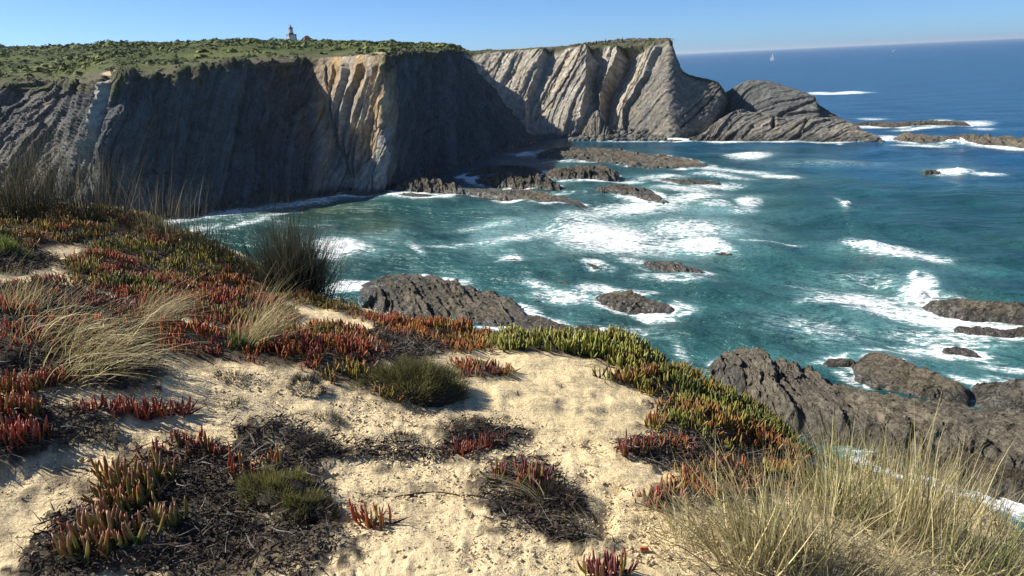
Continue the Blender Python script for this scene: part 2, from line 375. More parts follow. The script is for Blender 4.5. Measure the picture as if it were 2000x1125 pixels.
def dispB(P, px, py, U, V):
    slab = sstep(1215, 1260, px+0.55*(py-190))
    wob = 1.0*fbm(P/16, 3, 33)
    s1 = U*0.84+V*0.54+wob; t1 = -U*0.54+V*0.84
    s2 = U*0.62+V*0.78+0.6*wob; t2 = -U*0.78+V*0.62
    d1, tn1 = strata(s1, t1, 51, ((9, 1.1, 70), (3.4, 0.5, 36), (1.1, 0.2, 18)), 0.75)
    d2, tn2 = strata(s2, t2, 57, ((9, 0.5, 90), (2.6, 0.2, 50), (0.9, 0.11, 24)), 0.6)
    d = d1*(1-slab)+d2*slab; tone = tn1*(1-slab)+tn2*slab
    d = d+0.45*fbm(P/5, 4, 35)*(1-0.6*slab)
    bx = px+3.0*vnoise(np.stack([px/14, py/30], -1), 77)+1.5*vnoise(np.stack([px/5, py/9], -1), 78)
    d = d+profile(bx, py, BLINES)*sstep(86, 96, py)*(1-sstep(225, 275, py)*0.6)
    for pts, hw, dep in GULL:
        jx = 3.0*vnoise(np.stack([px/9, py/13], -1), 77)*min(1, hw/6)+1.3*vnoise(np.stack([px/3, py/4], -1), 78)
        dr, side = poly_dist(px+jx, py, pts)
        d = d-dep*(1-sstep(0.55, 1.25, dr/hw))*sstep(86, 100, py)
    face = sstep(0, 1, (V-V[:, :1]-12)/6.0)
    d = d*np.clip(0.12+face, 0, 1)*np.clip((P[..., 2]+4)/5, 0.15, 1)
    return d, tone, s1*(1-slab)+s2*slab, t1*(1-slab)+t2*slab
def colB(Q, px, py, tone, d):
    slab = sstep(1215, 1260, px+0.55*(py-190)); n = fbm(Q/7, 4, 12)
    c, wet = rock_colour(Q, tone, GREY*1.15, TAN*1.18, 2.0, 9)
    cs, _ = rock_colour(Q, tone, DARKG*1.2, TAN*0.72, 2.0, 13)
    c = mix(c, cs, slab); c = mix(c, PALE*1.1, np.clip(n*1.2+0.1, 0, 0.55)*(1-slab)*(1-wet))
    c = mix(c, OCHRE*0.9, np.clip(fbm(Q/5, 3, 14)-0.15, 0, 0.5)*(1-slab)*(1-wet))
    veg = (1-sstep(2.0, 4.5, 46-Q[..., 2]+2.2*fbm(Q/4, 3, 19)+0*px))*0
    return c, wet
PB = loft(B_cols, 640, 220, [0.07, 0.46, 0.43, 0.04])
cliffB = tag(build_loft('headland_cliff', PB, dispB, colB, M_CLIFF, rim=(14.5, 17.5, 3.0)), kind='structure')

# --- the rock mass at the tip of the headland and the apron in front of it: two things
C_cols = [
    column((1392, 225, 16), (1392, 262, 398), [(1392, 245, 8)]), column((1405, 196, 16), (1405, 262, 394), [(1405, 230, 8)]), column((1424, 178, 18), (1432, 262), [(1430, 215, 9)]),
    column((1462, 159, 20), (1470, 263), [(1466, 215, 9)]), column((1500, 160, 19), (1520, 264), [(1510, 215, 9)]), column((1556, 176, 16), (1566, 265), [(1560, 222, 8)]),
    column((1590, 190, 14), (1600, 266), [(1596, 226, 7)]), column((1600, 206, 16), (1622, 266), [(1610, 232, 8)]), column((1650, 236, 16), (1660, 267), [(1655, 250, 8)]), column((1680, 256, 14), (1690, 268), [(1684, 262, 7)]),
]
def dispC(P, px, py, U, V):
    s = U*0.55+V*0.83+1.2*fbm(P/9, 3, 43); t = -U*0.83+V*0.55
    d, tone = strata(s, t, 67, ((6, 0.9, 40), (2.2, 0.42, 20), (0.8, 0.2, 10)), 0.6)
    dr, _ = poly_dist(px+1.5*vnoise(np.stack([px/4, py/4], -1), 3), py, [(1592, 196), (1560, 208), (1530, 222), (1515, 234)])
    d = d-2.2*np.exp(-(dr/2.4)**2)+0.3*fbm(P/4, 4, 44)
    return d*np.clip(0.2+sstep(0, 1, (V-V[:, :1]-8)/6), 0, 1), tone, s, t
def colC(Q, px, py, tone, d):
    c, wet = rock_colour(Q, tone, DARKG*np.array([0.68, 0.72, 0.76]), GREY*np.array([0.66, 0.70, 0.74]), 1.8, 23); return c, wet
PC = loft(C_cols, 240, 90, [0.12, 0.44, 0.4, 0.04])
o = build_loft('rock_stack', PC, dispC, colC, M_CLIFF)
tag(o, 'tall grey slab of rock rising behind the low apron at the tip of the headland', 'rock')
D_cols = [
    column((1346, 270, 4), (1344, 278), (), 10), column((1380, 258, 9), (1375, 277), (), 12), column((1412, 230, 15), (1406, 276), (), 14), column((1442, 219, 17), (1436, 275), (), 14),
    column((1508, 225, 15), (1503, 275), (), 14), column((1528, 231, 14), (1526, 275), (), 14), column((1600, 232, 13), (1597, 275), (), 14), column((1652, 238, 11), (1652, 275), (), 12),
    column((1692, 258, 6), (1693, 276), (), 8), column((1722, 270, 3), (1725, 278), (), 6)]
def dispD(P, px, py, U, V):
    s = U*0.75+V*0.66+1.2*fbm(P/7, 3, 83); t = -U*0.66+V*0.75
    d, tone = strata(s, t, 87, ((5, 0.9, 40), (2.0, 0.45, 20), (0.8, 0.2, 10)), 0.7)
    for pts, hw, dep in [([(1513, 226), (1510, 245)], 3, 5), ([(1470, 245), (1450, 268)], 2, 2), ([(1575, 235), (1560, 265)], 2, 1.8)]:
        dr, _ = poly_dist(px+1.2*vnoise(np.stack([px/3, py/3], -1), 4), py, pts); d = d-dep*np.exp(-(dr/hw)**2)
    return (d+0.5*fbm(P/3.5, 4, 84))*np.clip(0.25+sstep(0, 1, (V-V[:, :1]-5)/6), 0, 1), tone, s, t
def colD(Q, px, py, tone, d):
    c, wet = rock_colour(Q, tone, GREY*np.array([0.66, 0.68, 0.70]), TAN*np.array([0.60, 0.62, 0.66]), 2.2, 29); return c, wet
PD = loft(D_cols, 320, 80, [0.2, 0.7, 0.1])
o = build_loft('rock_apron', PD, dispD, colD, M_CLIFF)
tag(o, 'long low grey-brown rock shelf skirting the tip of the headland at the waterline', 'rock')
# leaning slab at the foot of the promontory
S_cols = [
    column((686, 350, 5), (684, 376), [(685, 362, 3)], 4), column((706, 326, 6), (697, 378), [(701, 352, 3)], 5), column((728, 304, 7), (712, 379), [(719, 342, 3)], 6),
    column((750, 268, 8), (728, 379), [(737, 330, 3.5)], 6), column((758, 290, 7), (742, 378), [(750, 335, 3.5)], 6), column((764, 320, 12), (752, 376), [(758, 345, 8)], 6),
]
def dispS(P, px, py, U, V):
    d, tone = strata(U*0.95+V*0.25+0.5*fbm(P/3, 3, 5), V, 93, ((5, 0.9, 12), (1.6, 0.35, 6), (0.7, 0.15, 3)), 0.5)
    dr, _ = poly_dist(px+1.2*vnoise(np.stack([px/3, py/4], -1), 4), py, [(752, 280), (738, 310), (727, 335), (726, 372)])
    return d-1.2*np.exp(-(dr/1.6)**2)+0.3*fbm(P/2, 3, 85), tone, U*0.95+V*0.25, V
def colS(Q, px, py, tone, d):
    return rock_colour(Q, tone, GREY*1.25, PALE*0.95, 1.5, 37)
PS = loft(S_cols, 110, 110, [0.1, 0.5, 0.36, 0.04])
o = build_loft('rock_slab', PS, dispS, colS, M_CLIFF)
tag(o, 'pale leaning rock slab catching the sun at the foot of the shaded promontory', 'rock')

# --- the plateau on top, with heath
def plat_col(near, sky_, behind=60):
    N_ = at_r([near[0]], [near[1]], [near[2]])[0]; N_[:2] += 4.0*horiz(N_); N_[2] -= 0.35
    S_ = at_r([sky_[0]], [sky_[1]], [sky_[2]])[0]
    hh = horiz(S_); Bk = S_.copy(); Bk[:2] += hh*behind; Bk[2] -= 0.06*behind
    R_ = N_.copy(); R_[2] -= 2.5; R_[:2] += 1.0*horiz(N_)
    f = lambda t, b: N_+(S_-N_)*t+np.array([0, 0, b])
    L_ = np.linalg.norm(S_-N_)
    return [R_, N_, f(0.25, 0.01*L_), f(0.6, 0.012*L_), S_, Bk]
ta = np.array(TOPS[:nA]); tb = np.array(TOPS[nA:nB-6])
SKY = np.array([(-700, 120, 560), (-400, 108, 600), (-150, 98, 620), (0, 95, 630), (100, 93, 635), (180, 92, 640), (240, 91, 640), (330, 89, 640), (430, 86, 640), (520, 87, 640), (600, 90, 640), (660, 92, 640), (720, 93, 620), (770, 94, 600), (810, 96, 580), (840, 97, 560), (880, 98, 520), (905, 100, 490)])
P_cols = [plat_col((x, y-1, r), (np.interp(x, [-700, 905], [-700, 905]), np.interp(x, SKY[:, 0], SKY[:, 1]), np.interp(x, SKY[:, 0], SKY[:, 2]))) for x, y, r in ta]
for x, y, r in tb[1:]:
    P_cols.append(plat_col((x, y-1, r), (x+3, np.interp(x, [920, 985, 1050, 1110, 1172, 1232, 1268, 1304], [100, 97, 93, 89, 82, 76, 76, 78]), r+22)))
P_cols.append(plat_col((1310, 84, tb[-1, 2]), (1314, 82, tb[-1, 2]+12)))
PP = loft(P_cols, 460, 150, [0.03, 0.22, 0.3, 0.32, 0.13])
nz_ = fbm(PP/np.array([18, 18, 18]), 4, 101)
amp = sstep(0.02, 0.3, np.linspace(0, 1, 150))[None]*np.ones((460, 1))
amp2 = amp*(1-0.85*sstep(300, 340, np.arange(460))[:, None])
PP[..., 2] += (nz_*1.3+0.5*fbm(PP/5, 3, 104))*amp2
pxp, pyp = proj(PP)
HEATH = np.array([0.088, 0.112, 0.04]); BROWN = np.array([0.115, 0.098, 0.075]); SANDC = np.array([0.46, 0.36, 0.24])
gm = np.clip(0.5+1.3*fbm(PP/np.array([26, 26, 26]), 4, 111)+0.4*fbm(PP/6, 3, 112), 0, 1)
edge = 1-sstep(0.03, 0.16, np.linspace(0, 1, 150))[None]*np.ones((460, 1))
colp = mix(HEATH*0.7, HEATH*np.array([1.3, 1.2, 1.0]), gm); colp = mix(colp, BROWN, np.clip(edge*1.2+0.5*fbm(PP/8, 3, 113)*(edge > 0.02), 0, 1))
colp = mix(colp, BROWN*1.2, sstep(885, 930, pxp))
sandy = np.exp(-(((pxp-225)/34)**2+((pyp-143)/6)**2)*1.2)+0.9*np.exp(-(((pxp-1012)/28)**2+((pyp-95)/3.0)**2))+np.exp(-(((pxp-675)/38)**2+((pyp-114)/3.5)**2))+0.8*np.exp(-(((pxp-745)/22)**2+((pyp-104)/2.5)**2))+0.8*np.exp(-(((pxp-1296)/14)**2+((pyp-78)/1.6)**2))
sandm = sstep(0.35, 0.6, sandy+0.25*fbm(PP/3, 3, 115))
colp = mix(colp, SANDC, sandm)
b = NB('heath_ground'); p = b.pos(); n1 = b.noise(p, 0.7, 6, 0.7)
vm = b.node('ShaderNodeVectorMath', operation='SCALE'); b.l(b.attr('Col').outputs[0], vm.inputs[0]); b.l(b.maprange(n1, 0.3, 0.7, 0.5, 1.4), vm.inputs['Scale'])
b.set(base=vm.outputs[0], rough=0.95, spec=0.1, normal=b.bump(n1, 0.8, 0.8)); M_HEATH = b.m
me = mesh_np('plateau', PP.reshape(-1, 3), grid_faces(460, 150), {'Col': colp.reshape(-1, 3)})
plateau = tag(link('plateau', me, M_HEATH), kind='structure')

# heath scrub: a mass of low bushes, every bush a dome of leaf-sized faces
def leaf_domes(C, R, Hh, colr, per, rng, leaf=0.34):
    n = len(C); th = rng.uniform(0, 2*np.pi, (n, per)); ph = np.arccos(rng.uniform(0.0, 1, (n, per))); rr = rng.uniform(0.55, 1.05, (n, per))
    off = np.stack([np.sin(ph)*np.cos(th)*R[:, None], np.sin(ph)*np.sin(th)*R[:, None], np.cos(ph)*Hh[:, None]], -1)*rr[..., None]
    ctr = (C[:, None]+off).reshape(-1, 3); s = (leaf*R[:, None]*rng.uniform(0.6, 1.4, (n, per))).ravel()
    nrm = off.reshape(-1, 3)/np.maximum(np.linalg.norm(off.reshape(-1, 3), axis=1, keepdims=True), 1e-6)+np.array([0, 0, 0.9])+rng.normal(0, 0.4, (n*per, 3))
    nrm /= np.linalg.norm(nrm, axis=1, keepdims=True)
    a = np.cross(nrm, rng.normal(0, 1, (n*per, 3))); a /= np.linalg.norm(a, axis=1, keepdims=True); bb = np.cross(nrm, a)
    V = np.stack([ctr-a*s[:, None], ctr-bb*s[:, None]*0.7, ctr+a*s[:, None], ctr+bb*s[:, None]*0.7], 1).reshape(-1, 3)
    Fc = np.arange(len(V)).reshape(-1, 4)
    cc = (colr[:, None]*rng.uniform(0.75, 1.3, (n, per, 1))).reshape(-1, 3)
    return V, Fc, np.repeat(cc, 4, 0)
rng = np.random.default_rng(5)
NS = 13000
ui = rng.uniform(0, 445, NS); vi = 150*(0.06+0.74*rng.uniform(0, 1, NS)**0.75)
ui = np.clip(ui, 0, 458); vi = np.clip(vi, 0, 148); iu, iv = ui.astype(int), vi.astype(int)
C = PP[iu, iv]+rng.normal(0, 1.5, (NS, 3))*np.array([1, 1, 0.0])
keep = (sandm[iu, iv] < 0.3) & (fbm(C/np.array([22, 22, 22]), 3, 120)+0.25*rng.normal(0, 1, NS) > -0.22) & ~((iu > 300) & (rng.uniform(0, 1, NS) < 0.55)); C, iu2, iv2 = C[keep], iu[keep], iv[keep]
e2 = edge[iu2, iv2]; n = len(C); gmm = gm[iu2, iv2]
R = (0.55+2.3*rng.uniform(0, 1, n)**2.2*(0.5+gmm))*(1-0.45*e2)*(1-0.55*(iu2 > 290)); Hh = R*rng.uniform(0.35, 0.6, n)
cl = mix(HEATH*0.95, HEATH*np.array([1.6, 1.5, 1.15]), np.clip(gmm+rng.normal(0, 0.25, n), 0, 1))
cl = mix(cl, BROWN*0.9, np.clip(e2*1.1+rng.normal(0, 0.15, n), 0, 1)); cl[iu2 > 300] = cl[iu2 > 300]*0.4+BROWN*0.6
V, Fc, cc = leaf_domes(C, R, Hh, cl, 14, rng, 0.34)
b = NB('heath_leaf'); b.set(base=b.attr('Col').outputs[0], rough=0.8, spec=0.15); M_LEAF = b.m
tag(link('heath_scrub', mesh_np('heath_scrub', V, Fc, {'Col': cc}, False), M_LEAF), 'low green and brown heath covering the plateau above the cliffs', 'scrub', kind='stuff')
# the few single bushes that stand up on the skyline
for k, (bx, by, sz, lab) in enumerate([(246, 90, 3.2, 'widest dark bush on the left skyline, above the sandy path'), (432, 84, 2.0, 'small pointed bush on the skyline left of the lighthouse'),
                                  (398, 86, 2.6, 'rounded bush on the skyline, a little left of the small pointed bush'), (285, 90, 2.4, 'low bush on the skyline just right of the widest dark bush'),
                                  (112, 92, 2.0, 'small bush on the far left skyline'), (3, 92, 2.4, 'bush on the skyline at the left edge of the picture'),
                                  (905, 98, 1.6, 'small dark bush on the skyline where the green plateau ends'), (890, 97, 2.0, 'dark bush just left of the last small bush where the plateau ends')]):
    c0 = at_r([bx], [by+2], [575 if bx < 700 else 470])[0]; root = empty('skyline_bush', tuple(c0))
    V, Fc, cc = leaf_domes(np.array([[0, 0, sz*0.35], [sz*0.6, 0.2, sz*0.1], [-sz*0.7, 0, sz*0.1]]), np.array([sz, sz*0.7, sz*0.7]), np.array([sz*0.8, sz*0.6, sz*0.5]), np.tile(HEATH*0.75, (3, 1)), 60, rng, 0.26)
    link('crown', mesh_np('crown', V, Fc, {'Col': cc}, False), M_LEAF, root)
    link('stem', mesh_np('stem', np.array([[-.12, 0, -3], [.12, 0, -3], [0, .15, -3], [0, 0, sz*0.6]]), np.array([[0, 1, 3], [1, 2, 3], [2, 0, 3]])), M_LEAF, root)
    tag(root, lab, 'bush', 'bushes on the skyline')

# ================================================================== rocks in the sea
ROCK_FOOT = []                               # (polyline xy, half widths) for the surf round them
def ridge_rock(name, spine, label, seed, res=0.4, peak=0.0, p=2.4, rough=1.0, strike=0.0, base=GREY*0.8, hi=TAN*0.8, scales=None, mat=None, wet_h=1.0, group='rocks in the bay', blocky=1.0, endcap=True, hscale=0.43, wscale=0.95):
    sp = np.array(spine, float); C = at_z(sp[:, 0], sp[:, 1], 0.0)
    seg = np.concatenate([[0], np.cumsum(np.linalg.norm(np.diff(C[:, :2], axis=0), axis=1))]); L = seg[-1]
    res = res*1.18; nu = int(np.clip(L/res, 24, 420)); hw0 = sp[:, 2]; h0 = sp[:, 3]
    nv = int(np.clip(2.6*hw0.max()/res, 16, 200))
    us = np.linspace(-0.04, 1.04, nu)*L
    def ip(a): return np.interp(np.clip(us, 0, L), seg, a)
    cx, cy = ip(C[:, 0]), ip(C[:, 1]); tx = np.gradient(ip(C[:, 0])); ty = np.gradient(ip(C[:, 1]))
    k_ = max(3, nu//8); ker = np.ones(k_)/k_
    sm = lambda a: np.convolve(np.pad(a, k_, mode='edge'), ker, 'same')[k_:-k_]
    cx, cy, tx, ty = sm(cx), sm(cy), sm(tx), sm(ty); tl = np.hypot(tx, ty); tx /= tl; ty /= tl
    hw, hh = sm(ip(hw0))*wscale, sm(ip(h0))*hscale
    nx, ny = -ty, tx; flip = np.sign((nx*cx+ny*cy).sum()); nx, ny = nx*flip, ny*flip      # points away from the viewer
    T = np.linspace(-1.3, 1.3, nv); TT = np.repeat(T[None], nu, 0)
    edge_n = 0.34*fbm(np.stack([us[:, None]/3.2+0*TT, np.sign(TT)*9+0*us[:, None]], -1), 4, seed, 0.65)
    tt = TT*(1+edge_n)-peak; tt = np.where(tt > 0, tt/(1-peak*0.7), tt/(1+peak*0.7))
    shape = np.minimum(1-np.abs(tt)**p, 0.82+0.10*np.tanh(1-np.abs(tt)**p))*1.1
    e = np.minimum(sstep(-0.04, 0.10, us/L), 1-sstep(0.90, 1.04, us/L))[:, None] if endcap else 1.0
    X = cx[:, None]+nx[:, None]*TT*hw[:, None]; Y = cy[:, None]+ny[:, None]*TT*hw[:, None]
    P = np.stack([X, Y, 0*X], -1)
    acr = TT*hw[:, None]; alo = us[:, None]+0*TT
    ca, sa = math.cos(strike), math.sin(strike); s = acr*ca+alo*sa; t = -acr*sa+alo*ca
    sc = scales or ((2.6, 0.75, 11), (1.1, 0.42, 6), (0.45, 0.2, 3.0))
    d, tone = strata(s+0.7*fbm(P[..., :2]/4, 3, seed+3), t, seed, sc, 1.1)
    Pn = P[..., :2]
    rg = 0.28*ridged(np.stack([s/1.9, t/8], -1), 4, seed+7)+0.14*fbm(Pn/0.7, 4, seed+9)+0.30*ridged(np.stack([s/0.75, t/3.6], -1), 4, seed+17, 0.65)
    wgt = np.clip(shape+0.25, 0, 1)*np.clip(hh/1.6, 0.35, 1.3)[:, None]
    Z = -1.6+(hh[:, None]+1.6)*np.clip(shape, -0.6, 1)*e+(1.25*blocky*d+rough*rg)*wgt*(0.3+0.7*(e if endcap else 1))
    X = X+0.22*vnoise(np.stack([X/0.8, Y/0.8, Z/0.8], -1), seed+11); Y = Y+0.22*vnoise(np.stack([X/0.8, Y/0.8, Z/0.8], -1), seed+12)
    Q = np.stack([X, Y, np.maximum(Z, -3.0)], -1)
    base = base*np.array([0.36, 0.355, 0.35]); hi = hi*np.array([0.49, 0.475, 0.45])
    c, wet = rock_colour(Q*np.array([1, 1, 1.0]), np.clip(tone*0.8+0.25*rg, 0, 1), base, hi, wet_h, seed)
    f = grid_faces(nu, nv); me = mesh_np(name, Q.reshape(-1, 3), f, {'Col': c.reshape(-1, 3)}, False, {'wet': wet.ravel(), 'bed': s.ravel(), 'run': t.ravel()})
    # outward faces
    if grid_normals(Q)[..., 2].mean() < 0: me.flip_normals()
    o = link(name, me, mat or M_ROCK); tag(o, label, 'rock', group)
    ROCK_FOOT.append((np.stack([cx, cy], -1)[::max(1, nu//30)], hw[::max(1, nu//30)]*0.93))
    return o
R = ridge_rock
R('sea_rock', [(672, 576, 3, .6), (720, 570, 10, 2.6), (780, 572, 14, 4.2), (860, 596, 13, 4.4), (940, 614, 9, 3.4), (1000, 628, 5, 2), (1045, 637, 2, .5)], 'broad jagged grey rock shelf just below the ice plants at the cliff edge', 201, 0.28, 0.1, 2.6, 0.8, 0.5, hscale=0.36, blocky=0.8)
R('sea_rock', [(990, 640, 3, .8), (1030, 640, 6, 2.2), (1075, 648, 5, 2.4), (1120, 655, 3, 1.6), (1150, 652, 3.4, 2.2), (1182, 662, 1.4, .4)], 'low dark rock tongue trailing off the broad grey shelf below the green ice plants', 202, 0.25, 0, 2.2, 0.9, 0.3, GREY*0.6, TAN*0.6)
R('sea_rock', [(1158, 580, 1.4, .6), (1190, 586, 3.2, 2.2), (1240, 594, 3.6, 2.3), (1285, 602, 2.4, 1.5), (1330, 611, .8, .2)], 'dark ragged rock with a white spill of surf at its right end', 203, 0.2, 0.1, 2.2, 0.7, 0.2, GREY*0.7, TAN*0.7)
R('sea_rock', [(1248, 515, 1.2, .6), (1280, 519, 3.4, 2.3), (1320, 526, 3.2, 2.2), (1360, 533, 2.0, 1.3), (1384, 539, .8, .3)], 'brown hump of rock below the round white breaker', 204, 0.22, 0, 2.2, 0.6, 0.5)
R('sea_rock', [(1150, 372, 1.5, .6), (1185, 372, 6.5, 3.0), (1225, 376, 7, 3.4), (1265, 386, 4.5, 2.2), (1310, 402, 1.5, .4)], 'dark wedge of rock tapering down into the foam in mid bay', 205, 0.4, 0.1, 2.2, 1.2, 0.4, GREY*0.7, TAN*0.68)
R('sea_rock', [(1035, 300, 4, 1), (1080, 299, 14, 3.2), (1160, 303, 15, 3.6), (1230, 311, 13, 3.2), (1300, 320, 11, 3.2), (1360, 327, 7, 2.6), (1392, 331, 2, .4)], 'longest flat-topped rock shelf lying off the boulder beach', 206, 0.5, -0.1, 3.2, 1.1, 0.25, GREY*0.9, TAN*0.9, blocky=0.8, wscale=1.2)
R('sea_rock', [(1052, 345, 2, 1), (1090, 345, 8, 4.2), (1130, 345, 9, 5.4), (1165, 347, 8, 5.0), (1205, 353, 2.5, .8)], 'steep dark rock hump in front of the longest shelf', 207, 0.4, 0.15, 2.4, 1.3, 0.5, GREY*0.65, TAN*0.62, wscale=1.2)
R('sea_rock', [(925, 352, 2, .8), (965, 356, 6, 3.2), (1005, 358, 7.5, 5.2), (1050, 364, 6, 3.8), (1100, 373, 2.5, 1.2)], 'jagged brown rock between the shaded cliff foot and the steep hump', 208, 0.4, 0.1, 2.4, 1.3, 0.6, GREY*0.75, TAN*0.72, wscale=1.25, hscale=0.6)
R('sea_rock', [(885, 372, 1.5, .5), (940, 376, 5, 2.0), (1000, 382, 6.5, 2.7), (1060, 391, 6, 2.5), (1105, 397, 4, 1.5), (1152, 403, 1.2, .3)], 'long low brown rock at the edge of the turquoise water', 209, 0.35, 0.1, 2.6, 0.9, 0.3, wscale=1.25)
R('sea_rock', [(758, 374, 2, .8), (800, 371, 6, 3.2), (835, 370, 7, 4.8), (870, 373, 5, 2.4), (915, 380, 2, .5)], 'spiky rock with a pointed crest right of the leaning pale slab', 210, 0.35, 0.1, 1.8, 1.5, 0.7, GREY*0.85, TAN*0.8, wscale=1.2, hscale=0.7)
R('sea_rock', [(560, 394, 2, .3), (620, 386, 4, .9), (680, 380, 5, 1.3), (740, 378, 5, 1.4), (790, 382, 4, .9), (880, 383, 2, .3)], 'thin wet ledge along the foot of the promontory', 211, 0.4, 0, 2.2, 0.7, 0.4, GREY*0.6, TAN*0.6)
R('sea_rock', [(1285, 352, 1.2, .4), (1330, 354, 4, 1.4), (1370, 356, 4, 1.4), (1415, 360, 1.2, .3)], 'small low rock awash right of the tapering wedge', 212, 0.35, 0, 2.2, 0.8, 0.3, GREY*0.6, TAN*0.6)
R('sea_rock', [(905, 350, 2, 1), (940, 340, 5, 3), (985, 333, 6, 3.4), (1030, 332, 5, 2.6), (1062, 336, 2, .6)], 'dark rock in the shadow of the cliff behind the jagged brown one', 213, 0.4, 0, 2, 1.2, 0.4, GREY*0.6, TAN*0.5)
R('sea_rock', [(1802, 340, 1, .4), (1814, 338, 3.0, 2.6), (1828, 339, 2.6, 2.2), (1838, 341, .8, .3)], 'lone dark rock far out on the right with a white patch beside it', 214, 0.25, 0, 2, 0.7, 0.6, GREY*0.7, TAN*0.6)
R('sea_rock', [(1790, 600, 1.5, .4), (1830, 602, 4.5, 2.6), (1900, 609, 5.5, 3.6), (1980, 617, 5.5, 3.6), (2080, 627, 5.5, 3.2), (2180, 640, 4, 2)], 'long brown rock entering from the right edge below the spray', 215, 0.22, 0.1, 2.6, 0.7, 0.2, GREY*0.8, TAN*0.9, hscale=0.34, wscale=0.8)
R('sea_rock', [(1855, 642, 1, .3), (1890, 645, 2.2, .9), (1930, 650, 2.4, .8), (1990, 654, 3, 1.2), (2040, 660, 2.4, 1)], 'row of small black rocks awash under the long brown rock', 216, 0.2, 0, 2, 1.3, 0.8, GREY*0.4, TAN*0.4)
R('sea_rock', [(1838, 686, 1, .3), (1865, 686, 2.6, 1.0), (1895, 692, 1.8, .8), (1915, 696, .8, .2)], 'small flat reddish-brown rock awash left of the right edge', 217, 0.2, 0, 2, 0.6, 0.5, GREY*0.5, TAN*0.5)
R('sea_rock', [(1368, 722, 1.2, .5), (1395, 714, 3.2, 3.0), (1425, 724, 5.5, 4.6), (1470, 752, 7.0, 5.4), (1530, 792, 6.5, 5.6), (1600, 825, 5.8, 5.6), (1700, 852, 5.2, 5.6), (1800, 870, 5, 5.6), (1930, 893, 5, 5.8), (2100, 930, 6, 6), (2300, 990, 6, 5)], 'largest brown layered rock ridge at lower right, behind the dry grass', 218, 0.13, 0.15, 3.4, 0.6, 0.45, GREY*0.85, TAN*0.85, ((3.4, 0.5, 12), (1.3, 0.30, 6), (0.5, 0.14, 2.4)), hscale=0.58, blocky=0.9)
R('sea_rock', [(1655, 716, 1.2, .5), (1690, 722, 4.5, 3.2), (1740, 738, 5, 3.4), (1800, 752, 4.6, 2.8), (1860, 768, 3.5, 2.0), (1910, 782, 1.5, .5)], 'blunt-ended brown rock beyond the largest layered ridge', 219, 0.18, 0, 2.6, 0.7, 0.15, GREY*0.7, TAN*0.75)
R('sea_rock', [(1895, 775, 1.5, .5), (1930, 776, 5, 2.8), (1990, 786, 7, 3.4), (2080, 805, 7, 3.4), (2160, 825, 4, 2)], 'broken brown rock at the right edge beyond the largest layered ridge', 220, 0.2, 0, 2.4, 0.8, 0.4, GREY*0.75, TAN*0.8)
R('sea_rock', [(1295, 276, 1.2, .4), (1312, 276, 3.4, 2.0), (1330, 277, 3.2, 1.6), (1344, 278, 1, .3)], 'small reddish rock in the surf under the great slab', 221, 0.3, 0, 2, 0.8, 0.4, GREY*0.6, TAN*0.6)
R('sea_rock', [(1640, 246, 4, 1), (1700, 243, 10, 2.8), (1760, 245, 10, 2.6), (1820, 243, 10, 3.4), (1870, 244, 8, 3.0), (1895, 246, 2, .6)], 'low far reef running out from the headland tip', 222, 0.7, 0, 2.4, 1.1, 0.3, GREY*0.8, TAN*0.75)
R('sea_rock', [(1728, 272, 2, 1), (1750, 272, 8, 3.8), (1790, 273, 9, 4.2), (1835, 276, 6, 2.8), (1870, 275, 8, 4.6), (1930, 278, 9, 4.4), (1990, 284, 8, 3.8), (2080, 292, 8, 3), (2160, 300, 3, 1)], 'brown reef with surf bursting along its near side, nearer than the low far reef', 223, 0.5, 0, 2.2, 1.2, 0.4, GREY*0.85, TAN*0.85)
R('sea_rock', [(980, 508, .6, .1), (1000, 508, 1.6, .5), (1018, 510, .6, .1)], 'smallest rock awash, left of the wide foam patch', 224, 0.15, 0, 2, 0.4, 0.4, GREY*0.45, TAN*0.4)
R('sea_rock', [(1130, 516, .6, .1), (1155, 520, 1.8, .6), (1185, 526, .8, .2)], 'thin black rock awash below the wide foam patch', 225, 0.15, 0, 2, 0.5, 0.4, GREY*0.4, TAN*0.4)
R('sea_rock', [(1085, 556, .8, .2), (1108, 557, 1.8, .8), (1128, 560, .7, .2)], 'small dark rock tip in the surf left of the dark ragged rock', 226, 0.15, 0, 2, 0.5, 0.4, GREY*0.45, TAN*0.45)
R('sea_rock', [(1605, 716, .8, .2), (1640, 712, 2.2, 1.0), (1668, 712, 1.6, .9), (1690, 716, .6, .2)], 'low rock awash touching the blunt-ended brown rock', 227, 0.18, 0, 2, 0.6, 0.4, GREY*0.5, TAN*0.55)
R('sea_rock', [(1395, 494, .6, .1), (1412, 496, 1.5, .5), (1432, 499, .5, .1)], 'black rock tip at the right end of the round white breaker', 228, 0.15, 0, 2, 0.4, 0.4, GREY*0.4, TAN*0.35)

R('sea_rock', [(1672, 884, 1.5, .6), (1750, 904, 3.6, 2.6), (1860, 928, 4.4, 3.2), (1990, 952, 4.6, 3.4), (2120, 985, 5, 3.4)], 'low weedy dark rock between the largest layered ridge and the dry grass', 229, 0.16, 0, 2.4, 0.7, 0.4, np.array([0.11, 0.085, 0.06]), TAN*0.5)
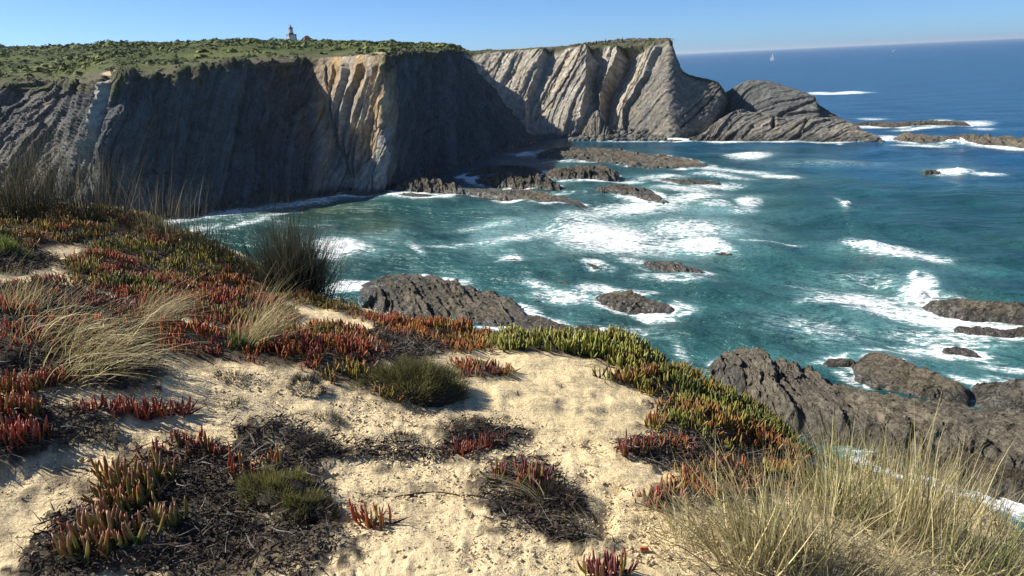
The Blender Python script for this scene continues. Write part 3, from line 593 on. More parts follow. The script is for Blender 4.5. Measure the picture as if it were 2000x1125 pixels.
# pale pinnacle and boulder beach at the foot of the far wall
o = ridge_rock('rock_pinnacle', [(1134, 274, 2.5, 1), (1150, 273, 5, 8), (1163, 272.5, 6, 14), (1178, 273, 5.5, 8), (1190, 275, 3, 1.5)], 'pale pointed pinnacle standing on the boulder beach under the far cliff', 231, 0.3, 0.25, 1.2, 1.0, 0.9, GREY*1.9, PALE*1.25, mat=M_CLIFF, wet_h=1.4, hscale=1.0, group='rocks at the far cliff foot')
import bmesh
def boulder_mesh(seed):
    bm = bmesh.new(); bmesh.ops.create_icosphere(bm, subdivisions=2, radius=1.0)
    V = np.array([v.co[:] for v in bm.verts]); q = V*(1+0.35*vnoise(V*1.1+seed, seed)[:, None])
    q = np.sign(q)*np.abs(q)**0.8*np.array([1, 0.8, 0.65]); q = q+0.08*np.stack([vnoise(V*3+k, seed+k) for k in range(3)], -1)
    for v, c in zip(bm.verts, q): v.co = c
    me = bpy.data.meshes.new('boulder'); bm.to_mesh(me); bm.free()
    a = me.attributes.new('Col', 'FLOAT_COLOR', 'POINT'); t = random.uniform(0.5, 1.1)
    a.data.foreach_set('color', np.tile(np.append(GREY*t, 1), len(me.vertices)).astype(np.float32))
    me.materials.append(M_CLIFF)
    for n_ in ('bed', 'run'): a = me.attributes.new(n_, 'FLOAT', 'POINT'); a.data.foreach_set('value', (q[:, 0 if n_ == 'bed' else 1]*1.5).astype(np.float32))
    return me
BM_ = [boulder_mesh(k) for k in range(6)]
rng = np.random.default_rng(9)
for k in range(90):
    bx = rng.uniform(1112, 1300); by = 273-rng.uniform(0, 1)**1.6*(22 if 1185 < bx < 1262 else 12)*np.interp(bx, [1112, 1200, 1240, 1300], [0.5, 1, 1, 0.25])
    q = at_z([bx], [275.5-(273-by)*0.22], 0)[0]; hgt = (273-by)*0.2
    o = bpy.data.objects.new('boulder', BM_[k % 6]); COL.objects.link(o)
    s = rng.uniform(0.7, 2.0); o.location = (q[0], q[1], hgt+0.2*s); o.scale = (s, s, s*rng.uniform(0.7, 1)); o.rotation_euler = (rng.uniform(-.4, .4), rng.uniform(-.4, .4), rng.uniform(0, 6))
    tag(o, 'dark boulder in the rockfall heaped at the foot of the far cliff', 'boulder', 'boulders at the foot of the far cliff')
# ================================================================== the sea
NTH, NAZ = 500, 560
th = np.concatenate([np.linspace(math.radians(52), math.radians(36), 50, endpoint=False), np.linspace(math.radians(36), math.radians(1.0), NTH-90, endpoint=False), np.geomspace(math.radians(1.0), math.radians(0.028), 40)])
rr = H/np.tan(th); az = np.linspace(math.radians(-50), math.radians(48), NAZ)
SX = rr[:, None]*np.sin(az)[None]; SY = rr[:, None]*np.cos(az)[None]; RR = np.repeat(rr[:, None], NAZ, 1)
S2 = np.stack([SX, SY], -1)
# waves: long swell rolling in from the right, chop on top
Z = np.zeros_like(SX); rs = np.random.default_rng(3)
step = np.maximum(np.gradient(rr)[:, None], RR*(az[1]-az[0]))
for L, A, spread, n in ((46, 0.30, 0.25, 3), (22, 0.16, 0.45, 4), (11, 0.09, 0.7, 5), (5.5, 0.05, 0.9, 5)):
    for k in range(n):
        a = math.radians(200)+rs.normal(0, spread); l = L*rs.uniform(0.8, 1.25); kx, ky = math.cos(a)*2*math.pi/l, math.sin(a)*2*math.pi/l
        ph = kx*SX+ky*SY+rs.uniform(0, 6.28)+1.5*vnoise(S2/(l*2.5), 300+k)
        w_ = np.clip((l/np.abs(step)-2.5)/3, 0, 1)*(0.55+0.45*vnoise(S2/(l*6), 320+k))
        Z += w_*A*(np.sin(ph)+0.35*np.cos(2*ph)+0.15*np.sin(3*ph))
spx, spy = proj(np.stack([SX, SY, 0*SX], -1))
fo = np.zeros_like(SX); mk = np.zeros_like(SX)
# surf round the rocks
for xy, hw in ROCK_FOOT:
    c = xy.mean(0); rad = np.linalg.norm(xy-c, axis=1).max()+hw.max()+12
    idx = np.nonzero((np.abs(SX-c[0]) < rad) & (np.abs(SY-c[1]) < rad))
    if len(idx[0]) == 0: continue
    q = S2[idx]; best = np.full(len(q), 1e9)
    for (x0, y0), w0 in zip(xy, hw):
        best = np.minimum(best, np.hypot(q[:, 0]-x0, q[:, 1]-y0)-w0)
    n = fbm(q/7.0, 3, 401)
    v = 0.72*np.exp(-(np.clip(best-0.2, 0, None)/1.1)**1.2)*np.clip(0.45+1.6*n, 0, 1.2)
    fo[idx] = np.maximum(fo[idx], v); mk[idx] = np.maximum(mk[idx], 0.5*np.exp(-(np.clip(best, 0, None)/5)**1.3)*np.clip(0.6+n, 0, 1))
# (centre px, centre py, half width, half height, tilt deg, strength)  -> patches of foam on the water
PATCH = [(1185, 462, 115, 34, 4, .82), (1290, 475, 90, 28, 0, .45), (1130, 440, 60, 22, 0, .5), (1010, 468, 95, 10, -5, .45), (880, 478, 90, 5, -3, .34), (1240, 405, 110, 16, -2, .65), (1150, 418, 70, 10, -5, .5), (1350, 388, 70, 12, -8, .62), (1400, 400, 40, 8, 0, .5),
         (1368, 480, 50, 13, 4, 1.0), (1410, 488, 35, 7, 15, .6), (1462, 392, 24, 9, 0, 1.1), (1450, 410, 40, 8, 0, .4), (1740, 492, 90, 13, 9, .95), (1680, 478, 34, 9, 12, 1.0), (1810, 505, 50, 9, 5, .7),
         (1795, 572, 36, 17, 10, 1.15), (1784, 540, 10, 7, 0, 1.0), (1690, 586, 110, 20, 5, .72), (1620, 590, 70, 12, 0, .55), (1740, 610, 100, 14, 6, .7), (1870, 628, 130, 11, 5, .9), (1960, 640, 80, 12, 5, .85), (1560, 635, 30, 5, 10, .5),
         (1880, 690, 70, 12, 12, .75), (1790, 680, 60, 9, 8, .5), (1650, 712, 45, 10, 15, .75), (1720, 705, 60, 9, 8, .5), (1890, 745, 40, 5, 15, .8), (1960, 720, 60, 8, 5, .5), (1640, 695, 40, 6, 0, .4),
         (668, 484, 55, 13, 3, 1.0), (640, 500, 40, 9, 0, .6), (815, 490, 22, 9, 30, .5), (340, 432, 80, 9, -6, .5), (450, 418, 100, 7, -8, .52), (590, 396, 100, 5, -6, .5), (680, 382, 110, 5, -2, .55), (800, 384, 90, 4, 2, .6), (480, 438, 70, 5, -15, .55), (380, 452, 60, 7, -10, .6), (540, 418, 40, 4, -14, .6),
         (1462, 303, 42, 6.5, -2, .98), (1440, 334, 70, 6, 2, .7), (1520, 345, 45, 4.5, 5, .8), (1400, 362, 60, 6, 0, .6), (1335, 370, 70, 8, 4, .62), (1410, 345, 70, 5, 6, .55), (1290, 345, 60, 5, 0, .55), (1225, 352, 40, 5, 0, .6),
         (1640, 182.6, 56, 1.8, -1, 1.2), (1665, 181, 26, 2.2, 0, 1.2), (1590, 181, 28, 1.2, 0, .9), (1862, 336, 36, 6, -2, 1.0), (1930, 341, 34, 2.6, 2, .8), (1650, 404, 12, 6, 15, .8), (1640, 392, 14, 3, 30, .5),
         (1880, 277, 50, 4, 8, 1.0), (1960, 288, 70, 4, 6, 1.0), (1800, 283, 60, 4, 0, .7), (1740, 268, 26, 3, 0, .8), (1700, 249, 40, 2.2, -2, .9), (1800, 251, 60, 2.2, -3, .85), (1900, 240, 40, 4, 0, .85), (1840, 238, 30, 4, 0, .8), (1700, 232, 34, 1.6, 0, .8), (1920, 252, 30, 2, 0, .7),
         (1330, 274, 60, 3, 0, .95), (1420, 276, 70, 3, 0, .9), (1520, 276, 70, 2.2, 0, .75), (1620, 276, 60, 2, 0, .7), (1240, 276, 60, 2, 0, .6), (1640, 281, 8, 2, 0, .6), (1680, 271, 30, 2.5, 0, .8),
         (1100, 580, 60, 13, 4, .7), (1050, 556, 40, 8, 12, .5), (1170, 568, 45, 9, 2, .85), (1275, 613, 38, 9, 10, 1.05), (1340, 600, 30, 10, 20, .55), (1230, 572, 60, 7, 3, .6), (1000, 505, 26, 8, 0, .65), (1160, 515, 28, 7, 8, .7), (1310, 545, 70, 9, 5, .6), (1370, 535, 30, 8, 0, .7), (1230, 512, 36, 7, 5, .5), (1150, 690, 30, 6, 0, .3), (1330, 680, 30, 14, 50, .36), (1180, 655, 25, 4, 0, .6), (1480, 690, 20, 6, 0, .3),
         (1960, 985, 70, 28, 22, 1.2), (1930, 965, 40, 12, 20, 1.0), (1660, 868, 40, 8, 12, .4), (1500, 780, 50, 6, 15, .45), (1750, 690, 80, 6, 5, .45), (1580, 560, 60, 5, 0, .3), (1480, 475, 60, 3, 3, .4), (1540, 478, 40, 2, 3, .4), (1020, 300, 60, 2, 0, .45), (1100, 318, 60, 2, 0, .5), (960, 371, 50, 2.5, -2, .8), (1800, 562, 26, 20, 0, 1.3), (1830, 590, 50, 12, 0, .9), (1600, 645, 150, 34, 8, .30), (1700, 545, 120, 20, 4, .26), (1340, 450, 120, 24, 0, .5), (1060, 455, 90, 16, -8, .42), (1850, 660, 150, 20, 5, .42), (1620, 320, 160, 10, 0, .24), (950, 440, 120, 8, -6, .3), (1250, 640, 80, 14, 8, .28)]
for cx, cy, a, b_, t, s in PATCH:
    t = math.radians(t); dx, dy = spx-cx, spy-cy; u = (dx*math.cos(t)+dy*math.sin(t))/a; v = (-dx*math.sin(t)+dy*math.cos(t))/b_
    q = u*u+v*v; fo = np.maximum(fo, s*np.exp(-q*1.1)*1.0)
    if cy > 290: mk = np.maximum(mk, min(1, s*0.8)*np.exp(-((u/1.5)**2+(v/2.2)**2)))
# breakers really stand up
for cx, cy, a, b_, hgt in [(1462, 392, 20, 6, 1.2), (1795, 574, 34, 8, 1.0), (1784, 543, 8, 4, 0.6), (1700, 484, 60, 9, 1.3), (1366, 477, 45, 9, 1.2), (1462, 302, 36, 5, 1.4), (1660, 181.5, 40, 1.2, 1.4), (1652, 405, 14, 5, 1.2), (1862, 335, 30, 4, 1.2), (668, 482, 45, 9, .9), (1880, 277, 40, 3, 1.6)]:
    q = ((spx-cx)/a)**2+((spy-cy)/b_)**2; Z += hgt*np.exp(-q*1.3)*(0.8+0.9*fbm(S2/2.2, 4, 77))
Z += 0.22*np.clip(fo-0.35, 0, 1)*fbm(S2/1.1, 3, 78)*np.clip(2.0/np.abs(step), 0, 1)
# water colour: deep blue offshore, teal in the bay, milky turquoise where surf has stirred it, green-brown over the shallows
DEEP = np.array([0.006, 0.048, 0.150]); BLUE = np.array([0.011, 0.072, 0.155]); TEAL = np.array([0.017, 0.076, 0.078]); MILK = np.array([0.15, 0.27, 0.28]); SHAL = np.array([0.045, 0.075, 0.035]); DARKT = np.array([0.008, 0.045, 0.055])
big = fbm(S2/np.array([60, 60]), 4, 411); med = fbm(S2/np.array([16, 16]), 4, 412)
off = sstep(200, 420, RR+60*big+0.5*np.clip(SX, 0, 400)); wc = mix(TEAL, BLUE, off); wc = mix(wc, DEEP, sstep(900, 6000, RR)*0.5)
wc = mix(wc, TEAL*np.array([1.0, 1.35, 1.25]), np.clip(0.5*med+0.2, 0, 0.8)*(1-off)); wc = mix(wc, DARKT, np.clip(-1.2*big-0.5*med-0.05, 0, 0.75)*(1-off))
def blob(cx, cy, a, b_): return np.exp(-(((spx-cx)/a)**2+((spy-cy)/b_)**2))
tq = 0.75*blob(1000, 470, 230, 45)+0.8*blob(1240, 450, 260, 70)+0.4*blob(1420, 430, 200, 60)+0.45*blob(1800, 600, 220, 60)+0.35*blob(1500, 350, 200, 40)+0.35*blob(1850, 710, 150, 50)+0.6*blob(800, 455, 170, 45)
tq = np.clip(tq*(0.75+0.9*med), 0, 1); wc = mix(wc, mix(TEAL*1.6, MILK, tq), np.clip(tq*0.75, 0, 0.8)); wc = mix(wc, MILK, np.clip(mk*(0.55+0.7*med), 0, 0.65))
wc = mix(wc, SHAL, np.clip(0.9*blob(730, 440, 70, 22)+0.8*blob(640, 410, 110, 18)+0.3*blob(560, 425, 100, 20)+0.25*blob(1930, 470, 120, 20)+0.3*blob(1350, 395, 70, 10), 0, 0.85)*np.clip(0.7+0.8*med, 0, 1))
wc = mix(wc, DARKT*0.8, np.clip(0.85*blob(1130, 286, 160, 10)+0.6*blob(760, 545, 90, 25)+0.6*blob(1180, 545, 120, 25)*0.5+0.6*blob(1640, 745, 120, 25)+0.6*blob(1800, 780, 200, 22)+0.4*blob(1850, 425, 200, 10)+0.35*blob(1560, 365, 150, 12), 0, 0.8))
b = NB('sea_water'); p = b.pos()
foA = b.attr('foam').outputs['Fac']; wcol = b.attr('Col').outputs[0]; dist = b.attr('far').outputs['Fac']
pm = b.mapping(p, (1.0, 1.0, 1.0), (0, 0, math.radians(20)))
pst = b.mapping(pm, (0.55, 1.5, 1.0))
warp = b.node('ShaderNodeTexNoise'); warp.inputs['Scale'].default_value = 0.35; warp.inputs['Detail'].default_value = 3; b.l(pst, warp.inputs['Vector'])
va = b.node('ShaderNodeVectorMath', operation='MULTIPLY_ADD'); b.l(warp.outputs['Color'], va.inputs[0]); va.inputs[1].default_value = (2.2, 2.2, 0); b.l(pst, va.inputs[2])
f1 = b.noise(va.outputs[0], 0.42, 6, 0.68); f2 = b.noise(va.outputs[0], 1.5, 5, 0.7)
rid = b.math('ABSOLUTE', b.math('SUBTRACT', f1, 0.5)); rid = b.math('SUBTRACT', 1.0, b.math('MULTIPLY', rid, 3.2))      # lace
pat = b.math('ADD', b.math('MULTIPLY', b.math('SUBTRACT', rid, 0.62), 1.1), b.math('MULTIPLY', b.math('SUBTRACT', f2, 0.5), 2.0))
val = b.math('ADD', foA, b.math('MULTIPLY', pat, b.maprange(foA, 0.0, 0.25, 0.0, 1.0)))
foam = b.maprange(val, 0.56, 0.84, 0, 1, True)
thin = b.maprange(val, 0.15, 0.60, 0, 0.38, True)
# wind-wave bump
n1 = b.noise(b.mapping(pm, (1.0, 2.4, 1)), 0.16, 4, 0.6); n2 = b.noise(b.mapping(pm, (1.0, 2.0, 1)), 0.7, 4, 0.6); n3 = b.noise(b.mapping(pm, (0.6, 1.8, 1)), 0.028, 4, 0.6)
hsum = b.math('ADD', b.math('ADD', b.math('MULTIPLY', n1, 1.8), b.math('MULTIPLY', n2, 0.6)), b.math('MULTIPLY', n3, 7.0))
nrm = b.bump(hsum, 0.9, 1.0)
var = b.noise(b.mapping(pm, (0.5, 1.6, 1)), 0.05, 5, 0.6)
vm = b.node('ShaderNodeVectorMath', operation='SCALE'); b.l(wcol, vm.inputs[0]); b.l(b.maprange(var, 0.3, 0.7, 0.65, 1.35), vm.inputs['Scale'])
c = b.mixc(thin, vm.outputs[0], (0.30, 0.50, 0.50)); fcol = b.mixc(b.maprange(f2, 0.3, 0.7), (0.66, 0.70, 0.71), (0.86, 0.88, 0.88)); c = b.mixc(foam, c, fcol)
b.set(base=c, rough=b.maprange(foam, 0, 1, 0.22, 0.85), ior=1.33, spec=b.maprange(foam, 0, 1, 0.42, 0.1), normal=nrm); M_SEA = b.m
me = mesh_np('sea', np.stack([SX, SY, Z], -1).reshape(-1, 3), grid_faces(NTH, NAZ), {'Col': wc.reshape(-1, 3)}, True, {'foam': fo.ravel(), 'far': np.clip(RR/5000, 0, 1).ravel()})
sea = tag(link('sea', me, M_SEA), kind='structure')
if grid_normals(np.stack([SX, SY, Z], -1))[..., 2].mean() < 0: me.flip_normals()
# ================================================================== the clifftop the viewer stands on
CT = [(-600, 1125, -1.35), (0, 1125, -1.50), (500, 1125, -1.58), (1000, 1125, -1.63), (1500, 1125, -1.82), (2000, 1125, -2.45), (2500, 1300, -2.5),
      (0, 1500, -1.56), (1000, 1500, -1.62), (2000, 1500, -1.9), (1000, 2600, -1.6), (-1000, 2600, -1.5), (3000, 2600, -1.75),
      (0, 900, -1.38), (250, 900, -1.46), (500, 900, -1.55), (750, 900, -1.63), (1000, 900, -1.73), (1250, 900, -1.87), (1500, 960, -2.1), (1800, 1020, -2.45),
      (-500, 700, -1.0), (0, 700, -1.20), (300, 700, -1.34), (600, 740, -1.52), (850, 760, -1.70), (1000, 690, -1.95), (1250, 770, -2.08), (1100, 800, -1.85), (1300, 735, -2.28), (1560, 870, -2.75),
      (-400, 420, -0.9), (0, 425, -1.22), (150, 430, -1.32), (280, 440, -1.42), (450, 520, -1.72), (300, 560, -1.58), (150, 560, -1.42), (600, 600, -1.95), (700, 625, -1.98), (620, 660, -1.75), (880, 655, -2.02), (450, 620, -1.62), (1000, 668, -2.02), (1200, 700, -2.12),
      (1420, 790, -2.5), (1700, 940, -2.8), (1900, 1000, -2.75)]
ct = np.array([at_z([a], [b_], H+c)[0] for a, b_, c in CT]); cx_, cz_ = ct[:, :2], ct[:, 2]
def _U(r2): return np.where(r2 > 1e-12, 0.5*r2*np.log(np.maximum(r2, 1e-12)), 0)
K = _U(((cx_[:, None]-cx_[None])**2).sum(-1))+0.02*np.eye(len(cx_)); Pm = np.concatenate([np.ones((len(cx_), 1)), cx_], 1)
Am = np.block([[K, Pm], [Pm.T, np.zeros((3, 3))]]); wt = np.linalg.solve(Am, np.concatenate([cz_, np.zeros(3)]))
def tps(x, y):
    out = wt[-3]+wt[-2]*x+wt[-1]*y
    for (a, b_), c in zip(cx_, wt[:-3]): out = out+c*_U((x-a)**2+(y-b_)**2)
    return out
ED = [(-900, 250, -0.75), (-300, 360, -1.0), (0, 404, -1.2), (150, 408, -1.3), (280, 428, -1.42), (380, 462, -1.58), (470, 505, -1.75), (600, 578, -1.95), (700, 606, -1.98), (790, 622, -2.0), (880, 642, -2.03), (960, 656, -2.05), (1080, 668, -2.1), (1200, 690, -2.15), (1310, 726, -2.32), (1420, 772, -2.5), (1510, 822, -2.68), (1580, 880, -2.8), (1700, 925, -2.82), (1900, 985, -2.78), (2010, 1075, -2.75), (2200, 1330, -2.55), (2900, 2600, -2.0)]
edp = np.array([[-70.0, 30.0, H-0.6]]+[list(at_z([a], [b_], H+c)[0]) for a, b_, c in ED]+[[30.0, -70.0, H-1.4]])
def edge_sd(x, y):                            # positive beyond the brink
    best = np.full(np.shape(x), 1e9); sgn = np.ones(np.shape(x)); ez = np.zeros(np.shape(x))
    for A_, B_ in zip(edp[:-1], edp[1:]):
        dx, dy = B_[:2]-A_[:2]; L2 = dx*dx+dy*dy
        t = np.clip(((x-A_[0])*dx+(y-A_[1])*dy)/L2, 0, 1); ex, ey = x-(A_[0]+t*dx), y-(A_[1]+t*dy); d = np.hypot(ex, ey)
        m = d < best; best = np.where(m, d, best); sgn = np.where(m, np.where(dx*ey-dy*ex > 0, 1.0, -1.0), sgn); ez = np.where(m, A_[2]+t*(B_[2]-A_[2]), ez)
    return best*sgn, ez
def ground(x, y):
    x = np.asarray(x, float); y = np.asarray(y, float)
    z = tps(x, y); wf_ = sstep(11.0, 20.0, np.hypot(x, y)); z = z*(1-wf_)+(H-1.25)*wf_; sd, ez = edge_sd(x, y); q = np.stack([x, y], -1)
    z = z+0.035*fbm(q/0.55, 3, 501)
    o_ = np.clip(sd, 0, None); drop = 0.35*np.minimum(o_, 0.25)+1.35*np.clip(o_-0.12, 0, None)+np.clip(o_, 0, 6)*0.25*fbm(q/1.6, 4, 503)
    zz = np.where(sd > 0, ez+0.035*fbm(q/0.55, 3, 501)-drop, z)
    return np.maximum(zz, -2.0)
def at_ground(px, py):
    px = np.atleast_1d(np.asarray(px, float)); py = np.atleast_1d(np.asarray(py, float)); d = ray(px, py); d = d/np.hypot(d[:, 0], d[:, 1])[:, None]
    rs_ = np.linspace(0.5, 16, 500); out = np.zeros((len(px), 3))
    for i in range(len(px)):
        p = CAMP+d[i]*rs_[:, None]; g = ground(p[:, 0], p[:, 1]); k = np.nonzero(p[:, 2] < g)[0]
        k = k[0] if len(k) else 300
        out[i] = (p[k, 0], p[k, 1], g[k])
    return out
def poly_plan(pts): return at_ground([p[0] for p in pts], [p[1] for p in pts])[:, :2]
def in_poly(q, poly):
    x, y = q[..., 0], q[..., 1]; ins = np.zeros(x.shape, bool); j = len(poly)-1
    for i in range(len(poly)):
        xi, yi = poly[i]; xj, yj = poly[j]
        c = ((yi > y) != (yj > y)) & (x < (xj-xi)*(y-yi)/(yj-yi+1e-12)+xi); ins ^= c; j = i
    return ins
def poly_sd(q, poly):
    P2 = np.concatenate([poly, poly[:1]], 0); d, _ = poly_dist(q[..., 0], q[..., 1], [tuple(p) for p in P2]); return np.where(in_poly(q, poly), -d, d)
def scatter(poly, dens, rng_):
    lo, hi = poly.min(0), poly.max(0); n = int(np.prod(hi-lo)*dens); q = rng_.uniform(lo, hi, (n, 2)); return q[in_poly(q, poly)]

MATSPEC = {   # outlines of the plant mats as seen in the photograph, projected on the ground
    'backleft': [(-60, 420), (60, 412), (150, 410), (275, 425), (330, 450), (250, 470), (150, 482), (40, 500), (-60, 510)],
    'backgreen': [(275, 432), (400, 468), (480, 512), (560, 555), (500, 585), (420, 570), (330, 545), (230, 505), (150, 486), (250, 468)],
    'brink': [(560, 560), (640, 588), (700, 604), (770, 622), (850, 640), (800, 648), (700, 626), (620, 604), (520, 590)],
    'redmid': [(110, 516), (160, 498), (230, 506), (330, 545), (420, 568), (520, 584), (590, 618), (540, 650), (420, 640), (300, 610), (150, 565)],
    'redmid2': [(300, 622), (420, 648), (560, 655), (590, 700), (470, 712), (350, 712), (250, 660), (200, 620)],
    'redleft': [(-60, 590), (60, 600), (180, 640), (330, 680), (350, 712), (210, 700), (80, 710), (-60, 720)],
    'brownmid': [(480, 662), (600, 645), (700, 650), (740, 668), (770, 702), (720, 735), (735, 765), (800, 785), (770, 792), (700, 770), (600, 728), (470, 720)],
    'brownbrink': [(715, 628), (800, 635), (880, 645), (960, 658), (955, 690), (900, 700), (840, 680), (770, 662)],
    'greenbrink': [(948, 662), (1060, 668), (1130, 678), (1210, 694), (1300, 728), (1310, 752), (1240, 738), (1180, 712), (1090, 696), (980, 690)],
    'greenright': [(1170, 742), (1240, 735), (1310, 728), (1420, 775), (1510, 826), (1580, 885), (1560, 930), (1470, 905), (1380, 880), (1280, 832), (1300, 790), (1230, 760)],
    'redright': [(1200, 885), (1260, 868), (1340, 872), (1350, 905), (1260, 905)],
    'lowright': [(1300, 960), (1370, 905), (1480, 915), (1580, 935), (1600, 975), (1480, 970), (1390, 985)],
    'farright': [(1240, 985), (1300, 960), (1340, 975), (1300, 1010)],
    'leftfill': [(-60, 556), (20, 565), (110, 560), (190, 575), (300, 615), (250, 640), (120, 610), (-60, 600)],
    'outleft': [(-80, 432), (-420, 350), (-700, 420), (-700, 640), (-400, 760), (-80, 740), (-90, 600), (-200, 540)],
    'path_edge': [(870, 722), (930, 712), (1000, 730), (960, 745), (900, 748)],
}
DEBRIS = [[(200, 985), (260, 900), (350, 870), (440, 885), (520, 930), (640, 965), (660, 1070), (600, 1130), (40, 1130), (90, 1020)], [(-60, 800), (110, 790), (230, 830), (225, 875), (100, 890), (-60, 930)],
          [(740, 640), (860, 655), (880, 690), (810, 720), (740, 715), (690, 680)], [(950, 930), (1050, 905), (1140, 985), (1110, 1040), (970, 1040), (930, 985)],
          [(1190, 880), (1350, 850), (1560, 900), (1600, 960), (1450, 960), (1250, 915)], [(1300, 770), (1420, 790), (1500, 850), (1400, 870), (1290, 820)], [(860, 845), (930, 825), (1010, 850), (990, 880), (880, 885)], [(560, 880), (720, 870), (880, 885), (880, 905), (700, 900), (580, 905)], [(440, 850), (560, 820), (620, 860), (600, 960), (520, 930)], [(1000, 1030), (1110, 1030), (1170, 1060), (1080, 1070)], [(-60, 500), (60, 490), (120, 512), (100, 528), (-60, 545)], [(-60, 575), (90, 560), (200, 585), (340, 640), (300, 690), (120, 660), (-60, 640)], [(-60, 705), (120, 705), (330, 715), (340, 740), (200, 770), (130, 760), (-60, 745)]]
PLAN = {k: poly_plan(v) for k, v in MATSPEC.items()}; DPLAN = [poly_plan(v) for v in DEBRIS]

rows = np.concatenate([[0.03, 0.25, 0.5], np.geomspace(0.7, 11.0, 280), np.geomspace(11.2, 60, 44)]); azf = np.radians(np.concatenate([np.linspace(-180, -56, 60, endpoint=False), np.linspace(-56, 54, 490), np.linspace(56, 180, 60)]))
GX = rows[:, None]*np.sin(azf)[None]; GY = rows[:, None]*np.cos(azf)[None]; GZ = ground(GX, GY); q2 = np.stack([GX, GY], -1)
near = (rows < 9)[:, None]
plant = np.zeros_like(GX)
def soft_mask(poly, wd, amp, seed):
    m = np.zeros_like(GX); lo, hi = poly.min(0)-0.5, poly.max(0)+0.5
    idx = np.nonzero((GX > lo[0]) & (GX < hi[0]) & (GY > lo[1]) & (GY < hi[1]))
    if len(idx[0]): q = q2[idx]; m[idx] = 1-sstep(-wd, wd, poly_sd(q, poly)+amp*(0.6*fbm(q/0.22, 4, seed, 0.7)+0.4*fbm(q/0.05, 3, seed+3, 0.7)))
    return m
for k, v in PLAN.items(): plant = np.maximum(plant, soft_mask(v, 0.07, 0.16, 520))
deb = np.zeros_like(GX)
for v in DPLAN: deb = np.maximum(deb, soft_mask(v, 0.03, 0.30, 530))
pathp = poly_plan([(940, 690), (1100, 690), (1200, 708), (1280, 790), (1260, 860), (1240, 930), (1300, 1010), (1350, 1200), (1080, 1200), (1130, 1020), (1120, 920), (1000, 820), (860, 790), (820, 760), (900, 720)])
pth = soft_mask(pathp, 0.18, 0.2, 540)
lump = ridged(q2/0.16, 3, 551); rip = ridged(np.stack([(GX*0.9+GY*0.45)/0.5, (GY*0.9-GX*0.45)/0.15], -1), 3, 552); fine = fbm(q2/0.035, 3, 553)
foot = np.zeros_like(GX); rf = np.random.default_rng(12)
for fx, fy in [(a_, b__) for a_, b__ in zip(rf.uniform(880, 1215, 46), rf.uniform(700, 1110, 46))]:
    g_ = at_z([fx], [fy], H-1.85)[0]; an = math.atan2(g_[1], g_[0])+rf.normal(0, 0.6); lx = (GX-g_[0])*math.cos(an)+(GY-g_[1])*math.sin(an); ly = -(GX-g_[0])*math.sin(an)+(GY-g_[1])*math.cos(an)
    e_ = (lx/0.13)**2+(ly/0.05)**2; foot += rf.uniform(0.5, 1)*(-0.016*np.exp(-e_**2)+0.008*np.exp(-(np.sqrt(e_)-1.35)**2*6))
crust = ridged(q2/0.06, 3, 554)
GZ = GZ+near*((1-pth)*(0.013*lump+0.010*crust)+pth*(0.022*rip+0.010*lump)+0.0035*fine+0.8*foot*np.clip(pth+0.3, 0, 1)+0.02*plant+0.02*deb*(0.6+fbm(q2/0.1, 3, 556)))
SAND = np.array([0.76, 0.60, 0.35]); SANDG = np.array([0.75, 0.60, 0.37]); SOIL = np.array([0.045, 0.037, 0.03]); SCARP = np.array([0.16, 0.13, 0.10])
gc = mix(SANDG, SAND, np.clip(pth+0.25*fbm(q2/0.8, 3, 561), 0, 1)); gc = gc*(1+0.10*fbm(q2/0.3, 3, 562))[..., None]
lit = np.clip((fbm(q2/0.10, 4, 563)-0.05)*3.2, 0, 1)*(1-pth)*np.clip(0.55+0.9*fbm(q2/0.7, 3, 564), 0, 1); gc = mix(gc, SOIL*2.2, 0.7*lit)
gc = mix(gc, SOIL*1.3, np.clip(deb*(0.95+0.9*fbm(q2/0.13, 4, 565)), 0, 0.97)); gc = mix(gc, SOIL, np.clip(plant*1.1-0.1, 0, 0.95))
sdg, _ = edge_sd(GX, GY); gc = mix(gc, SCARP, sstep(0.1, 0.6, sdg))
b = NB('clifftop_sand'); p = b.pos(); col = b.attr('Col').outputs[0]
n1 = b.noise(p, 60, 5, 0.7); n2 = b.noise(p, 260, 3, 0.6); n3 = b.noise(p, 14, 4, 0.6)
sp_ = b.maprange(n1, 0.60, 0.68); c = b.mixc(b.math('MULTIPLY', sp_, 0.5), col, (0.10, 0.08, 0.055))
vm = b.node('ShaderNodeVectorMath', operation='SCALE'); b.l(c, vm.inputs[0]); b.l(b.maprange(n2, 0.25, 0.75, 0.8, 1.2), vm.inputs['Scale'])
n4 = b.noise(b.mapping(p, (1.0, 3.0, 1.0), (0, 0, 0.45)), 4.5, 3, 0.55, 0.6)
hs = b.math('ADD', b.math('ADD', b.math('ADD', b.math('MULTIPLY', n1, 0.5), b.math('MULTIPLY', n2, 0.2)), n3), b.math('MULTIPLY', n4, 2.2))
b.set(base=vm.outputs[0], rough=0.95, spec=0.1, normal=b.bump(hs, 1.0, 0.02)); M_SAND = b.m
me = mesh_np('clifftop_ground', np.stack([GX, GY, GZ], -1).reshape(-1, 3), grid_faces(len(rows), len(azf)), {'Col': gc.reshape(-1, 3)})
if grid_normals(np.stack([GX, GY, GZ], -1))[..., 2].mean() < 0: me.flip_normals()
tag(link('clifftop_ground', me, M_SAND), kind='structure')

